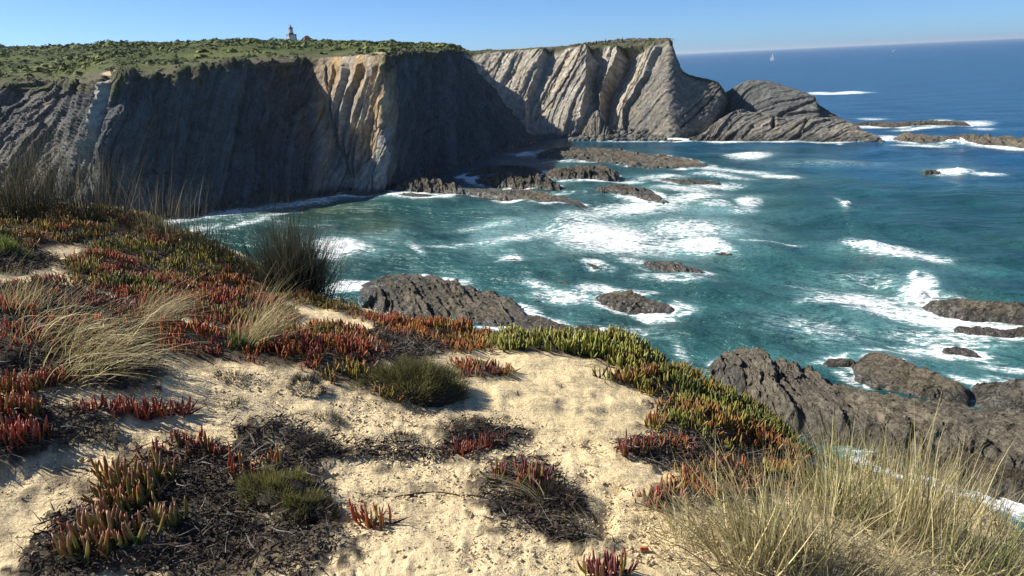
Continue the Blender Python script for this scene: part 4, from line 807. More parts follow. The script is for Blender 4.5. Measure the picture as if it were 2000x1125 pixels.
# ------------------------------------------------------------------ plant geometry
def leaf_mat(name, rough=0.45, spec=0.35, trans=0.25):
    b = NB(name); c = b.attr('Col').outputs[0]; n = b.noise(b.pos(), 90, 2)
    vm = b.node('ShaderNodeVectorMath', operation='SCALE'); b.l(c, vm.inputs[0]); b.l(b.maprange(n, 0.3, 0.7, 0.85, 1.15), vm.inputs['Scale'])
    b.set(base=vm.outputs[0], rough=rough, spec=spec)
    if trans:
        tr = b.node('ShaderNodeBsdfTranslucent'); b.l(vm.outputs[0], tr.inputs[0]); mx = b.node('ShaderNodeMixShader'); mx.inputs[0].default_value = trans
        b.l(b.b.outputs[0], mx.inputs[1]); b.l(tr.outputs[0], mx.inputs[2]); b.l(mx.outputs[0], b.out.inputs[0])
    return b.m
M_ICE = leaf_mat('ice_plant_leaf', 0.42, 0.4, 0.22); M_GRASS = leaf_mat('grass_blade', 0.6, 0.25, 0.3); M_TWIG = leaf_mat('dry_twig', 0.85, 0.15, 0)
def unit(v): return v/np.maximum(np.linalg.norm(v, axis=-1, keepdims=True), 1e-9)
def fat_leaves(B, D, L, W, bend, side, c0, c1, rng_):
    """three-sided fleshy leaves; B base, D direction, bend along side; returns V, tris, colours"""
    n = len(B); ts = np.array([0.0, 0.33, 0.68, 0.9]); wf = np.array([0.62, 1.0, 0.85, 0.45])
    a = unit(np.cross(D, side)); rot = rng_.uniform(0, 6.28, n)
    V = np.zeros((n, 13, 3)); Cc = np.zeros((n, 13, 3))
    for k, (t, wk) in enumerate(zip(ts, wf)):
        ctr = B+D*(L*t)[:, None]+side*(bend*L*t*t)[:, None]
        s2 = unit(np.cross(a, unit(D+2*t*bend[:, None]*side)))
        for j in range(3):
            an = rot+j*2.0944; V[:, k*3+j] = ctr+(a*np.cos(an)[:, None]+s2*np.sin(an)[:, None])*(W*wk*0.5)[:, None]
            Cc[:, k*3+j] = c0+(c1-c0)*(t**1.3)
    V[:, 12] = B+D*L[:, None]+side*(bend*L)[:, None]; Cc[:, 12] = c1
    T = []
    for k in range(3):
        for j in range(3):
            p, q_, r_, s_ = k*3+j, k*3+(j+1) % 3, (k+1)*3+(j+1) % 3, (k+1)*3+j; T += [(p, q_, r_), (p, r_, s_)]
    T += [(9+j, 9+(j+1) % 3, 12) for j in range(3)]
    T = np.array(T); Fc = (T[None]+(np.arange(n)*13)[:, None, None]).reshape(-1, 3)
    return V.reshape(-1, 3), Fc, Cc.reshape(-1, 3)
def blades(B, D, L, W, sag, wind, c0, c1, seg=6, rng_=None, curl=None):
    """ribbon blades that bend with sag along wind; returns V, quads, colours"""
    n = len(B); V = np.zeros((n, (seg+1)*2, 3)); Cc = np.zeros_like(V); p = B.copy(); d = D.copy(); view = unit(np.cross(D, rng_.normal(0, 1, (n, 3))))
    for k in range(seg+1):
        t = k/seg; w_ = W*(1-t**1.6)*0.5+W*0.03
        V[:, 2*k] = p-view*w_[:, None]; V[:, 2*k+1] = p+view*w_[:, None]; c = c0+(c1-c0)*t; Cc[:, 2*k] = c; Cc[:, 2*k+1] = c
        d = unit(d+(wind*sag[:, None]+np.array([0, 0, -0.55])*sag[:, None]*t)/seg*2+(curl*rng_.normal(0, 1, (n, 3)) if curl else 0)); p = p+d*(L/seg)[:, None]
    i = np.arange(seg)[None]*2+(np.arange(n)*(seg+1)*2)[:, None]
    Fc = np.stack([i, i+1, i+3, i+2], -1).reshape(-1, 4); return V.reshape(-1, 3), Fc, Cc.reshape(-1, 3)
RED = np.array([0.36, 0.075, 0.055]); DRED = np.array([0.20, 0.055, 0.048]); ORNG = np.array([0.44, 0.14, 0.05]); YGRN = np.array([0.26, 0.27, 0.06]); GRN = np.array([0.105, 0.165, 0.045]); BGRN = np.array([0.20, 0.29, 0.065]); PINK = np.array([0.46, 0.20, 0.15]); MAUVE = np.array([0.25, 0.085, 0.085]); BRNZ = np.array([0.27, 0.14, 0.055])
def ice_mat(key, label, palette, dens, Lr, rng_, wts=None, per=7, tall=1.0):
    poly = PLAN[key]; q = scatter(poly, dens, rng_)
    fz = fbm(q/0.16, 3, 600); keep = (-poly_sd(q, poly)+0.05+0.12*fz > 0.03) & (fz > -0.48); q = q[keep]; fz = fz[keep]; n = len(q)
    if n == 0: return
    hump = 0.03+0.075*sstep(0, 0.25, -poly_sd(q, poly))*(0.7+0.9*fbm(q/0.30, 2, 601)); z = ground(q[:, 0], q[:, 1])+np.clip(hump, 0.005, 1)*tall
    pal = np.array(palette); f = fbm(q/0.42, 3, 610)*1.5+0.5+rng_.normal(0, 0.13, n); xi = np.clip(f, 0, 0.999)*(len(pal)-1); i0 = xi.astype(int); fr = (xi-i0)[:, None]
    cs = pal[i0]*(1-fr)+pal[np.minimum(i0+1, len(pal)-1)]*fr
    q = np.repeat(q, per, 0); z = np.repeat(z, per); cs = np.repeat(cs, per, 0)*rng_.uniform(0.6, 1.3, (n*per, 1)); m = n*per; cs = cs*1.28+np.array([0.012, 0.014, 0.006]); dd = rng_.uniform(0, 1, m) < 0.10; cs[dd] = np.array([0.06, 0.04, 0.03]); gg = rng_.uniform(0, 1, m) < 0.24; cs[gg] = cs[gg]*0.4+YGRN*0.6
    az_ = rng_.uniform(0, 6.28, m); ln = rng_.uniform(0.15, 1.25, m); D = unit(np.stack([np.cos(az_)*ln, np.sin(az_)*ln, np.ones(m)], -1)); out = np.stack([np.cos(az_), np.sin(az_), 0*az_], -1)
    B = np.stack([q[:, 0]+0.018*np.cos(az_)+rng_.normal(0, .012, m), q[:, 1]+0.018*np.sin(az_)+rng_.normal(0, .012, m), z-0.012-rng_.uniform(0, 0.03, m)], -1)
    L = rng_.uniform(*Lr, m); W = L*rng_.uniform(0.12, 0.18, m); tip = cs*np.array([1.25, 0.85, 0.85])+np.array([0.02, 0, 0])
    V, Fc, cc = fat_leaves(B, D, L, W, -rng_.uniform(0.1, 0.5, m), out, cs*0.75, tip, rng_)
    o = link('ice_plant_mat', mesh_np('ice_plant_mat', V, Fc, {'Col': cc}, True), M_ICE); tag(o, label, 'ground cover', kind='stuff')
rg = np.random.default_rng(21)
ice_mat('backleft', 'orange and green carpet of ice plant at the far left, below the tall rushes', [YGRN, ORNG*0.8, GRN, BRNZ, GRN], 190, (0.05, 0.085), rg)
ice_mat('backgreen', 'yellow-green carpet of ice plant along the left brink, left of the dark sedge', [GRN, YGRN, YGRN, GRN*0.9, BRNZ], 190, (0.05, 0.085), rg)
ice_mat('brink', 'bronze ice plant carpet on the brink below the dark sedge', [YGRN, BRNZ, ORNG*0.7, GRN], 260, (0.05, 0.08), rg)
ice_mat('redmid', 'dark red carpet of ice plant across the left bank', [BRNZ, DRED, RED*0.8, DRED, BRNZ*0.9, YGRN, GRN], 210, (0.05, 0.085), rg)
ice_mat('redmid2', 'red and bronze ice plant carpet between the windswept grass and the middle tuft', [YGRN*0.9, BRNZ, RED, DRED, ORNG*0.8, BRNZ], 150, (0.05, 0.085), rg)
ice_mat('redleft', 'sparse red ice plant carpet under the windswept dry grass', [RED, MAUVE, ORNG, DRED], 90, (0.05, 0.09), rg)
ice_mat('brownmid', 'reddish-brown ice plant carpet around the green cushion shrub in the middle', [YGRN*0.8, BRNZ, RED*0.75, DRED, ORNG*0.8, BRNZ], 270, (0.05, 0.08), rg)
ice_mat('brownbrink', 'orange-brown ice plant carpet on the brink above the broad grey rock', [BRNZ, ORNG*0.8, YGRN, BRNZ, RED*0.7], 300, (0.055, 0.09), rg)
ice_mat('greenbrink', 'bright green ice plant carpet along the brink behind the sand crest', [BGRN*1.15, BGRN, GRN*1.4, YGRN*1.1], 330, (0.08, 0.125), rg, tall=1.3)
ice_mat('greenright', 'deep green ice plant carpet spilling over the right brink', [GRN*1.1, BGRN, GRN, YGRN, BRNZ*0.8], 260, (0.06, 0.10), rg, tall=1.3)
ice_mat('redright', 'dark red-brown ice plant patch at the right side of the sand path', [MAUVE, BRNZ*0.8, DRED, GRN], 330, (0.055, 0.085), rg)
ice_mat('lowright', 'bronze ice plant carpet behind the big dry grass tuft', [BRNZ, MAUVE, YGRN, ORNG*0.7], 200, (0.055, 0.09), rg)
ice_mat('farright', 'small brownish ice plant patch left of the big dry grass tuft', [BRNZ, MAUVE, YGRN], 280, (0.055, 0.085), rg)
ice_mat('leftfill', 'dark red ice plant strip between the sand hollow and the pale grass at left', [DRED, MAUVE, BRNZ, RED*0.8], 130, (0.05, 0.08), rg)
ice_mat('outleft', 'mixed red and green ice plant carpet continuing past the left edge', [GRN, BRNZ, DRED, YGRN], 28, (0.05, 0.09), rg)
ice_mat('path_edge', 'thin brown ice plant fringe on the left edge of the bare sand crest', [BRNZ, MAUVE, BRNZ], 240, (0.05, 0.075), rg)

# ------------------------------------------------------------------ single ice plants, every leaf an object
LEAFM = {}
def leaf_mesh(pal, k):
    if (pal, k) not in LEAFM:
        c0, c1 = {'red': (ORNG*0.9, RED*1.15), 'green': (GRN*1.25, BRNZ*1.2), 'greenred': (YGRN*0.9, RED*1.0), 'pink': (YGRN*0.8, PINK*0.8), 'dark': (DRED*0.8, MAUVE*1.2), 'orange': (YGRN, ORNG*1.1), 'pale': (BGRN*1.1, PINK*0.9+YGRN*0.3)}[pal]
        r_ = np.random.default_rng(k*7+len(pal)); v = r_.uniform(0.75, 1.2); ts = np.linspace(0, 1, 7); V = []; C_ = []
        bend = (-0.2, -0.34, -0.46, -0.1)[k % 4]; ph = k*0.7
        for t in ts[:-1]:
            w_ = 0.062*(0.75+0.9*t-1.25*t**2.6); w_ = max(w_, 0.02)
            for j in range(6):
                an = ph+j*1.0472; rad = w_*(1.12 if j % 2 == 0 else 0.80); V.append((math.cos(an)*rad+bend*t*t, math.sin(an)*rad, t)); u_ = t**(1.0 if pal in ('red', 'dark') else 1.9); C_.append((c0*(1-u_)+c1*u_)*v)
        V.append((bend, 0, 1.0)); C_.append(c1*v*1.15); T = []
        for a in range(5):
            for j in range(6):
                p_, q_, r2, s2 = a*6+j, a*6+(j+1) % 6, (a+1)*6+(j+1) % 6, (a+1)*6+j; T += [(p_, q_, r2), (p_, r2, s2)]
        T += [(30+j, 30+(j+1) % 6, 36) for j in range(6)]
        me = mesh_np('leaf', np.array(V), np.array(T), {'Col': np.array(C_)}); me.materials.append(M_ICE); LEAFM[(pal, k)] = me
    return LEAFM[(pal, k)]
def ice_plant(label, shoots, pals, Lr, per, rng_, lean=0.85, group='single ice plants on the sand', height=0.03):
    """shoots: list of pixel positions on the ground; leaves stand in pairs on each shoot"""
    g = at_ground([s[0] for s in shoots], [s[1] for s in shoots]); c = g.mean(0); root = empty('ice_plant', tuple(c)); tag(root, label, 'ice plant', group)
    # runner stems
    V, Fc, cc = blades(g-c, unit(np.concatenate([np.diff(g, axis=0), g[-1:]-g[-2:-1]], 0)+np.array([0, 0, 0.01])), np.full(len(g), 0.10), np.full(len(g), 0.012), np.full(len(g), 0.1), np.array([0, 0, 0.0]), np.tile(DRED*0.4, (len(g), 1)), np.tile(DRED*0.5, (len(g), 1)), 4, rng_)
    link('runner', mesh_np('runner', V, Fc, {'Col': cc}), M_TWIG, root)
    for i, p in enumerate(g-c):
        npair = rng_.integers(per[0], per[1]+1)
        for k in range(npair):
            az_ = rng_.uniform(0, 6.28); ln = rng_.uniform(0.08, lean); pal = pals[rng_.integers(len(pals))] if len(pals) > 1 else pals[0]
            o = bpy.data.objects.new('leaf', leaf_mesh(pal, int(rng_.integers(6)))); COL.objects.link(o); o.parent = root
            L = rng_.uniform(*Lr); o.location = (p[0]+0.016*math.cos(az_)+rng_.normal(0, .008), p[1]+0.016*math.sin(az_)+rng_.normal(0, .008), p[2]+height*rng_.uniform(-0.3, 1.0)-0.01)
            o.rotation_euler = (0, ln, az_); o.scale = (L*rng_.uniform(0.9, 1.15), L*rng_.uniform(0.85, 1.1), L*1.12)
    return root
def line_px(a, b_, n, j=3): return [(a[0]+(b_[0]-a[0])*t+rg.normal(0, j), a[1]+(b_[1]-a[1])*t+rg.normal(0, j*0.6)) for t in np.linspace(0, 1, n)]
def blob_px(cx, cy, rx, ry, n): return [(cx+rx*math.sqrt(u)*math.cos(a), cy+ry*math.sqrt(u)*math.sin(a)) for u, a in zip(rg.uniform(0, 1, n), rg.uniform(0, 6.28, n))]
ice_plant('long row of upright red leaves casting a shadow on the sand', line_px((165, 812), (300, 822), 16)+line_px((230, 818), (372, 812), 15), ['red', 'red', 'red', 'dark'], (0.05, 0.08), (4, 6), rg)
ice_plant('orange-red ice plant at the left edge, above the rounded red clump', blob_px(30, 820, 38, 12, 12), ['orange', 'red', 'red', 'greenred'], (0.06, 0.10), (4, 6), rg)
ice_plant('small tuft of orange leaves just left of the long red row', blob_px(82, 818, 16, 5, 5), ['orange', 'red'], (0.06, 0.09), (4, 5), rg)
ice_plant('low red and green row at the left edge under the windswept grass', line_px((0, 766), (50, 770), 9)+line_px((50, 770), (128, 752), 14), ['red', 'orange', 'greenred'], (0.05, 0.08), (4, 6), rg)
ice_plant('rounded dense clump of deep red leaves at the left edge', blob_px(48, 872, 46, 16, 22), ['red', 'red', 'dark', 'greenred'], (0.06, 0.10), (4, 6), rg)
ice_plant('biggest ice plant with green leaves and red tips, amid dark litter', blob_px(275, 960, 75, 24, 26)+blob_px(250, 1005, 40, 18, 16), ['greenred', 'green', 'greenred', 'green', 'orange', 'pink'], (0.05, 0.105), (5, 8), rg, 1.0, height=0.06)
ice_plant('pinkish-green ice plant with the longest leaves at the bottom left', blob_px(215, 1075, 85, 26, 18)+blob_px(140, 1100, 30, 16, 5), ['pink', 'pink', 'pale', 'greenred'], (0.07, 0.12), (4, 6), rg, 0.95, height=0.03)
ice_plant('small pale green and pink shoot right of the biggest ice plant', blob_px(338, 1035, 18, 14, 5), ['pale', 'green', 'pink'], (0.08, 0.11), (3, 4), rg, 0.7)
ice_plant('dark red shoots along the top of the dark litter, above the biggest ice plant', line_px((345, 880), (400, 880), 5)+line_px((385, 880), (440, 905), 8)+line_px((300, 905), (370, 905), 7), ['dark', 'red', 'greenred'], (0.05, 0.085), (3, 5), rg)
ice_plant('orange leaves poking up beside the mossy cushion', line_px((455, 938), (485, 940), 4)+line_px((500, 935), (540, 925), 4), ['orange', 'red'], (0.07, 0.10), (3, 4), rg, 0.5)
ice_plant('small bright red and yellow plant alone on the sand at bottom centre', line_px((698, 1028), (756, 1034), 8, 2), ['red', 'orange', 'red'], (0.06, 0.085), (3, 5), rg)
ice_plant('slanting dark red row left of the sand path', line_px((880, 900), (985, 868), 15, 2), ['dark', 'dark', 'red'], (0.045, 0.07), (4, 5), rg)
ice_plant('red-green tuft standing in dry twigs by the bent pale grass', blob_px(1045, 965, 34, 16, 12)+blob_px(975, 952, 10, 6, 3), ['greenred', 'dark', 'red', 'green'], (0.06, 0.10), (4, 6), rg, height=0.05)
ice_plant('dark plant cut off by the bottom edge right of centre', blob_px(1180, 1132, 50, 8, 12), ['dark', 'dark', 'greenred'], (0.06, 0.085), (4, 5), rg)
ice_plant('brown row of small leaves creeping over the bare sand crest', line_px((905, 745), (1000, 732), 14, 2), ['dark', 'orange', 'dark'], (0.035, 0.06), (3, 5), rg)
ice_plant('greenish plant standing alone at the sand edge of the right carpet', blob_px(1195, 745, 26, 6, 8), ['green', 'pale'], (0.06, 0.09), (4, 5), rg)
ice_plant('fan of dark leaves at the left tip of the red-brown patch by the path', blob_px(1235, 890, 30, 8, 9), ['dark', 'greenred', 'dark'], (0.06, 0.09), (4, 6), rg, 0.7)
ice_plant('bronze plant between the sand path and the right carpet', blob_px(1285, 842, 20, 8, 7), ['orange', 'greenred'], (0.06, 0.085), (4, 6), rg)

# ------------------------------------------------------------------ grasses
STRAW = np.array([0.66, 0.56, 0.30]); STRAWG = np.array([0.50, 0.45, 0.20]); STRAWD = np.array([0.40, 0.32, 0.18]); SEDGE = np.array([0.045, 0.048, 0.030]); SEDGE2 = np.array([0.085, 0.085, 0.058])
def tuft(name, label, cat, base_px, n, Lr, W, spread, sag, wind, cols, rng_, lean=(0.05, 0.5), seg=6, group='grass tufts on the clifftop', curl=0.0, part='blade'):
    g = at_ground([p[0] for p in base_px], [p[1] for p in base_px]); c = g.mean(0); root = empty(name, tuple(c)); tag(root, label, cat, group)
    k = rng_.integers(0, len(g), n); B = g[k]-c; off = rng_.normal(0, spread, (n, 2)); B[:, :2] += off
    B[:, 2] = ground(B[:, 0]+c[0], B[:, 1]+c[1])-c[2]-0.01
    a = rng_.uniform(0, 6.28, n); ln = rng_.uniform(*lean, n); rad = np.stack([np.cos(a), np.sin(a)], -1)*0.6+unit(off)*0.6
    D = unit(np.concatenate([rad*ln[:, None], np.ones((n, 1))], 1)+np.array(wind)*0.35); L = rng_.uniform(*Lr, n)*np.where(rng_.uniform(0, 1, n) < 0.12, 1.3, 1.0)
    cs = np.array(cols)[rng_.integers(0, len(cols), n)]*rng_.uniform(0.5, 1.35, (n, 1))
    V, Fc, cc = blades(B, D, L, np.full(n, W)*rng_.uniform(0.4, 1.7, n), rng_.uniform(*sag, n), np.array(wind), cs*0.65, cs*1.1, seg, rng_, 0.05)
    o = link(part, mesh_np(part, V, Fc, {'Col': cc}), M_GRASS, root); o['kind'] = 'stuff'
    return root
W_R = (0.9, -0.15, 0.0)
tuft('grass_tuft', 'largest dry yellow grass tuft at the bottom right, nearest the path', 'grass', blob_px(1495, 1105, 92, 42, 40)+blob_px(1560, 1080, 50, 30, 12), 560, (0.18, 0.50), 0.0042, 0.05, (0.05, 0.7), (-0.25, 0.1, 0), [STRAW, STRAWG, STRAW*1.1, STRAWD, STRAWG*0.6], rg, (0.1, 1.0))
tuft('grass_tuft', 'dry grass tuft with tall stalks behind the largest one, against the rocks', 'grass', blob_px(1640, 1000, 80, 30, 20), 320, (0.22, 0.55), 0.004, 0.06, (0.05, 0.6), (-0.1, 0.1, 0), [STRAW, STRAWG, STRAWG, BGRN*0.8], rg, (0.1, 0.6))
tuft('grass_tuft', 'upright pale grass tuft with seed stalks at the right, by the white surf', 'grass', blob_px(1790, 1040, 80, 35, 25), 430, (0.22, 0.62), 0.004, 0.06, (0.03, 0.3), (0.15, 0.1, 0), [STRAW, STRAW*1.1, STRAWG, STRAWD], rg, (0.05, 0.45))
tuft('grass_tuft', 'greenish grass tuft in the bottom right corner', 'grass', blob_px(1930, 1130, 100, 40, 30), 420, (0.15, 0.36), 0.004, 0.07, (0.1, 0.6), (0.3, 0.0, 0), [STRAWG, BGRN*0.7, STRAWD, STRAW*0.8], rg, (0.1, 0.8))
tuft('grass_tuft', 'low tangled dry grass between the two big tufts at the bottom edge', 'grass', blob_px(1700, 1130, 110, 40, 30), 330, (0.12, 0.32), 0.0036, 0.08, (0.2, 0.9), (0.4, -0.1, 0), [STRAWD, STRAW*0.8, STRAWG*0.8], rg, (0.2, 1.2))
tuft('grass_tuft', 'short brownish grass along the right brink, between the surf and the upright pale tuft', 'grass', line_px((1600, 900), (1760, 950), 14, 4)+line_px((1760, 950), (1900, 990), 12, 4)+line_px((1900, 990), (1990, 1070), 10, 4), 620, (0.12, 0.34), 0.0036, 0.06, (0.1, 0.7), (0.2, 0.1, 0), [STRAWD, STRAWD*0.7, STRAWG*0.7, STRAW*0.8], rg, (0.1, 0.9))
tuft('grass_tuft', 'thin grass fringe at the path side of the largest dry tuft', 'grass', blob_px(1360, 1060, 45, 45, 20), 200, (0.12, 0.34), 0.0024, 0.06, (0.2, 0.8), (-0.3, -0.1, 0), [STRAWD, STRAW*0.9, STRAWG], rg, (0.2, 1.0))
tuft('grass_tuft', 'windswept pale grass mound on the left, combed to the right', 'grass', blob_px(160, 720, 70, 35, 30)+blob_px(110, 680, 50, 25, 10), 480, (0.22, 0.52), 0.0034, 0.05, (0.5, 1.5), W_R, [STRAW*0.95, STRAWG*0.9, STRAWD, STRAW], rg, (0.1, 0.8))
tuft('grass_tuft', 'sparse pale grass at the left edge above the windswept mound', 'grass', blob_px(20, 610, 50, 22, 16), 200, (0.15, 0.36), 0.0026, 0.06, (0.2, 0.9), (0.5, 0, 0), [STRAW, STRAWD, STRAWG], rg, (0.1, 0.7))
tuft('grass_tuft', 'brownish grass tuft combed right, in the red ice plants', 'grass', blob_px(290, 640, 30, 12, 8), 330, (0.2, 0.42), 0.0028, 0.04, (0.4, 1.2), W_R, [STRAWD, STRAWG*0.7, STRAWD], rg, (0.1, 0.6))
tuft('grass_tuft', 'fan-shaped pale grass tuft in the middle of the red ice plants', 'grass', blob_px(500, 685, 18, 7, 8), 300, (0.25, 0.50), 0.0028, 0.03, (0.25, 1.2), (0.7, 0, 0), [STRAW, STRAW*0.9, STRAWD], rg, (0.05, 0.7))
tuft('grass_tuft', 'few bent pale blades over the red-green tuft near the path', 'grass', blob_px(1050, 990, 12, 6, 4), 26, (0.20, 0.34), 0.003, 0.012, (0.5, 1.3), (-0.8, 0.05, 0), [STRAW*1.15], rg, (0.1, 0.5))
tuft('grass_tuft', 'few loose straw blades lying below the red-green tuft', 'grass', blob_px(1150, 1040, 22, 10, 4), 22, (0.12, 0.26), 0.0026, 0.02, (0.5, 1.3), (-0.6, -0.3, 0), [STRAW], rg, (0.3, 1.0))
tuft('sedge', 'big dark rounded sedge on the brink with the bay behind it', 'sedge', blob_px(580, 565, 48, 12, 30), 2900, (0.38, 0.80), 0.0040, 0.09, (0.0, 0.35), (0.15, 0, 0), [SEDGE*1.2, SEDGE2, SEDGE2*1.2], rg, (0.05, 0.85), 6, 'rushes on the brink')
tuft('rush', 'dense tall rushes on the far left skyline of the bank', 'rush', blob_px(50, 425, 110, 10, 40), 950, (0.3, 0.95), 0.0034, 0.09, (0.0, 0.4), (0.2, 0, 0), [SEDGE2, SEDGE, SEDGE2*1.3, STRAWD*0.6], rg, (0.05, 0.55), 6, 'rushes on the brink')
tuft('rush', 'slender rushes left of the dark sedge, standing against the shaded cliff', 'rush', blob_px(200, 428, 55, 8, 20), 300, (0.25, 0.95), 0.0034, 0.09, (0.0, 0.45), (0.2, 0, 0), [SEDGE2, SEDGE, STRAWD*0.7], rg, (0.05, 0.6), 6, 'rushes on the brink')
tuft('rush', 'thin scattered stalks between the rushes and the dark sedge', 'rush', blob_px(330, 470, 60, 14, 16), 170, (0.3, 0.72), 0.0036, 0.07, (0.0, 0.5), (0.25, 0, 0), [SEDGE2*1.4, STRAWD, SEDGE2], rg, (0.05, 0.55), 6, 'rushes on the brink')
tuft('rush', 'fine short reeds just left of the dark sedge', 'rush', blob_px(400, 500, 40, 14, 12), 260, (0.25, 0.55), 0.003, 0.07, (0.0, 0.4), (0.15, 0, 0), [SEDGE2*1.2, SEDGE, SEDGE2], rg, (0.05, 0.5), 6, 'rushes on the brink')
# ------------------------------------------------------------------ cushion shrubs and dry mats
def cushion(name, label, cat, px, py, rad, hgt, n, Lr, cols, rng_, W=0.0022, group='cushion shrubs'):
    c = at_ground([px], [py])[0]; root = empty(name, tuple(c)); tag(root, label, cat, group)
    a = rng_.uniform(0, 6.28, n); r_ = np.sqrt(rng_.uniform(0, 1, n)); off = np.stack([np.cos(a)*r_*rad, np.sin(a)*r_*rad*0.8], -1); off = off*(1+0.5*fbm(off/(rad*0.45)+px, 3, 5))[:, None]
    z = hgt*np.sqrt(np.clip(1-r_**2, 0, 1))*(1+0.7*fbm(off/(rad*0.4)+px, 3, 6)); B = np.concatenate([off, (z+ground(off[:, 0]+c[0], off[:, 1]+c[1])-c[2]-0.02)[:, None]], 1)
    D = unit(np.stack([off[:, 0]/rad, off[:, 1]/rad, 0.5+1.2*(1-r_)], -1)+rng_.normal(0, 0.35, (n, 3))); cs = np.array(cols)[rng_.integers(0, len(cols), n)]*rng_.uniform(0.6, 1.3, (n, 1))
    V, Fc, cc = blades(B, D, rng_.uniform(*Lr, n), np.full(n, W), rng_.uniform(0, 0.4, n), np.array([0.3, 0, 0.2]), cs*0.55, cs, 3, rng_)
    o = link('foliage', mesh_np('foliage', V, Fc, {'Col': cc}), M_GRASS, root); o['kind'] = 'stuff'
    # woody heart
    if name == 'dry_shrub': return
    a = np.linspace(0, 6.28, 14, endpoint=False); Vc = [(0, 0, hgt*0.82)]; Fcc = []
    for q_, (rr_, zz_) in enumerate(((0.55, 0.66), (0.88, 0.3), (0.95, -0.25))):
        for aa in a: Vc.append((math.cos(aa)*rad*rr_, math.sin(aa)*rad*0.8*rr_, hgt*zz_))
    Vc = np.array(Vc); T = [(0, 1+k, 1+(k+1) % 14) for k in range(14)]
    for q_ in range(2):
        for k in range(14):
            i0, i1 = 1+q_*14+k, 1+q_*14+(k+1) % 14; T += [(i0, i0+14, i1+14), (i0, i1+14, i1)]
    link('core', mesh_np('core', Vc, np.array(T), {'Col': np.tile(SOIL*0.8, (len(Vc), 1))}), M_TWIG, root)
MOSS = np.array([0.27, 0.255, 0.075]); OLIV = np.array([0.17, 0.155, 0.075]); GREYT = np.array([0.115, 0.105, 0.095]); BLK = np.array([0.03, 0.025, 0.022])
cushion('cushion_shrub', 'mossy green cushion in the dark litter at lower left', 'shrub', 548, 985, 0.15, 0.10, 4200, (0.02, 0.05), [MOSS, OLIV, MOSS*1.2], rg)
cushion('cushion_shrub', 'second lobe of the mossy cushion, on its right lower side', 'shrub', 600, 1010, 0.11, 0.08, 2400, (0.02, 0.045), [OLIV, MOSS*0.8], rg)
cushion('cushion_shrub', 'broad olive cushion shrub in the middle, right of the brown ice plants', 'shrub', 810, 768, 0.26, 0.13, 6500, (0.03, 0.08), [OLIV, MOSS, OLIV*0.8], rg, 0.0026)
cushion('cushion_shrub', 'small bright green sprig under the fan-shaped grass', 'shrub', 478, 692, 0.08, 0.08, 500, (0.03, 0.06), [BGRN*0.8, GRN], rg, 0.004)
cushion('cushion_shrub', 'bright green sprig at the left edge above the pale grass', 'shrub', 10, 505, 0.16, 0.12, 900, (0.04, 0.09), [BGRN*0.8, YGRN], rg, 0.005)
cushion('dry_shrub', 'round grey twiggy shrub with a short shadow left of centre', 'shrub', 600, 765, 0.085, 0.075, 900, (0.02, 0.05), [GREYT, BLK, GREYT*1.3], rg, 0.002, 'dry grey shrublets')
cushion('dry_shrub', 'flat grey-green shrublet above the slanting dark red row', 'shrub', 930, 856, 0.16, 0.045, 1500, (0.02, 0.05), [GREYT, OLIV*0.8, GREYT*1.2], rg, 0.002, 'dry grey shrublets')
cushion('dry_shrub', 'small dry shrublet left of the flat grey-green one', 'shrub', 785, 862, 0.08, 0.03, 500, (0.02, 0.045), [GREYT, BLK*2], rg, 0.002, 'dry grey shrublets')
cushion('dry_shrub', 'dry grey shrublet near the top of the bare sand on the left', 'shrub', 455, 745, 0.10, 0.03, 450, (0.02, 0.05), [GREYT, BLK*2], rg, 0.002, 'dry grey shrublets')
cushion('dry_shrub', 'dry shrublet in the middle of the bare sand, left of centre', 'shrub', 460, 800, 0.07, 0.03, 350, (0.02, 0.04), [GREYT, BLK*2], rg, 0.002, 'dry grey shrublets')
cushion('dry_shrub', 'dark dry shrublet above the mossy cushion', 'shrub', 610, 885, 0.10, 0.06, 900, (0.02, 0.06), [BLK*1.5, GREYT], rg, 0.002, 'dry grey shrublets')
cushion('dry_shrub', 'dry shrublet on the sand above the dark dry one', 'shrub', 640, 822, 0.07, 0.03, 400, (0.02, 0.05), [GREYT, OLIV*0.7], rg, 0.002, 'dry grey shrublets')
cushion('dry_shrub', 'brown dry bush around the red-green tuft by the path', 'shrub', 1075, 985, 0.14, 0.06, 1600, (0.03, 0.08), [np.array([0.10, 0.06, 0.045]), BLK*1.5, GREYT*0.9], rg, 0.002, 'dry grey shrublets')
# twigs and curled dead leaves
def litter(name, label, polys, dens, Lr, W, cols, rng_, lift=0.03, up=0.5, curl=0.25):
    Vs, Fs, Cs, o_ = [], [], [], 0
    for poly in polys:
        q = scatter(poly, dens, rng_); f = fbm(q/0.2, 3, 700); q = q[f > (-9 if name == 'dead_leaf_litter' else -0.25)]; n = len(q)
        if n == 0: continue
        B = np.stack([q[:, 0], q[:, 1], ground(q[:, 0], q[:, 1])+rng_.uniform(0, lift, n)+0.012], -1); a = rng_.uniform(0, 6.28, n)
        D = unit(np.stack([np.cos(a), np.sin(a), rng_.uniform(-0.15, up, n)], -1)); cs = np.array(cols)[rng_.integers(0, len(cols), n)]*rng_.uniform(0.6, 1.4, (n, 1))
        V, Fc, cc = blades(B, D, rng_.uniform(*Lr, n), np.full(n, W)*rng_.uniform(0.6, 1.5, n), rng_.uniform(0, 0.5, n), np.array([0.2, 0, 0]), cs, cs*0.9, 3, rng_, curl)
        Vs.append(V); Fs.append(Fc+o_); Cs.append(cc); o_ += len(V)
    o = link(name, mesh_np(name, np.concatenate(Vs), np.concatenate(Fs), {'Col': np.concatenate(Cs)}), M_TWIG); tag(o, label, 'litter', kind='stuff')
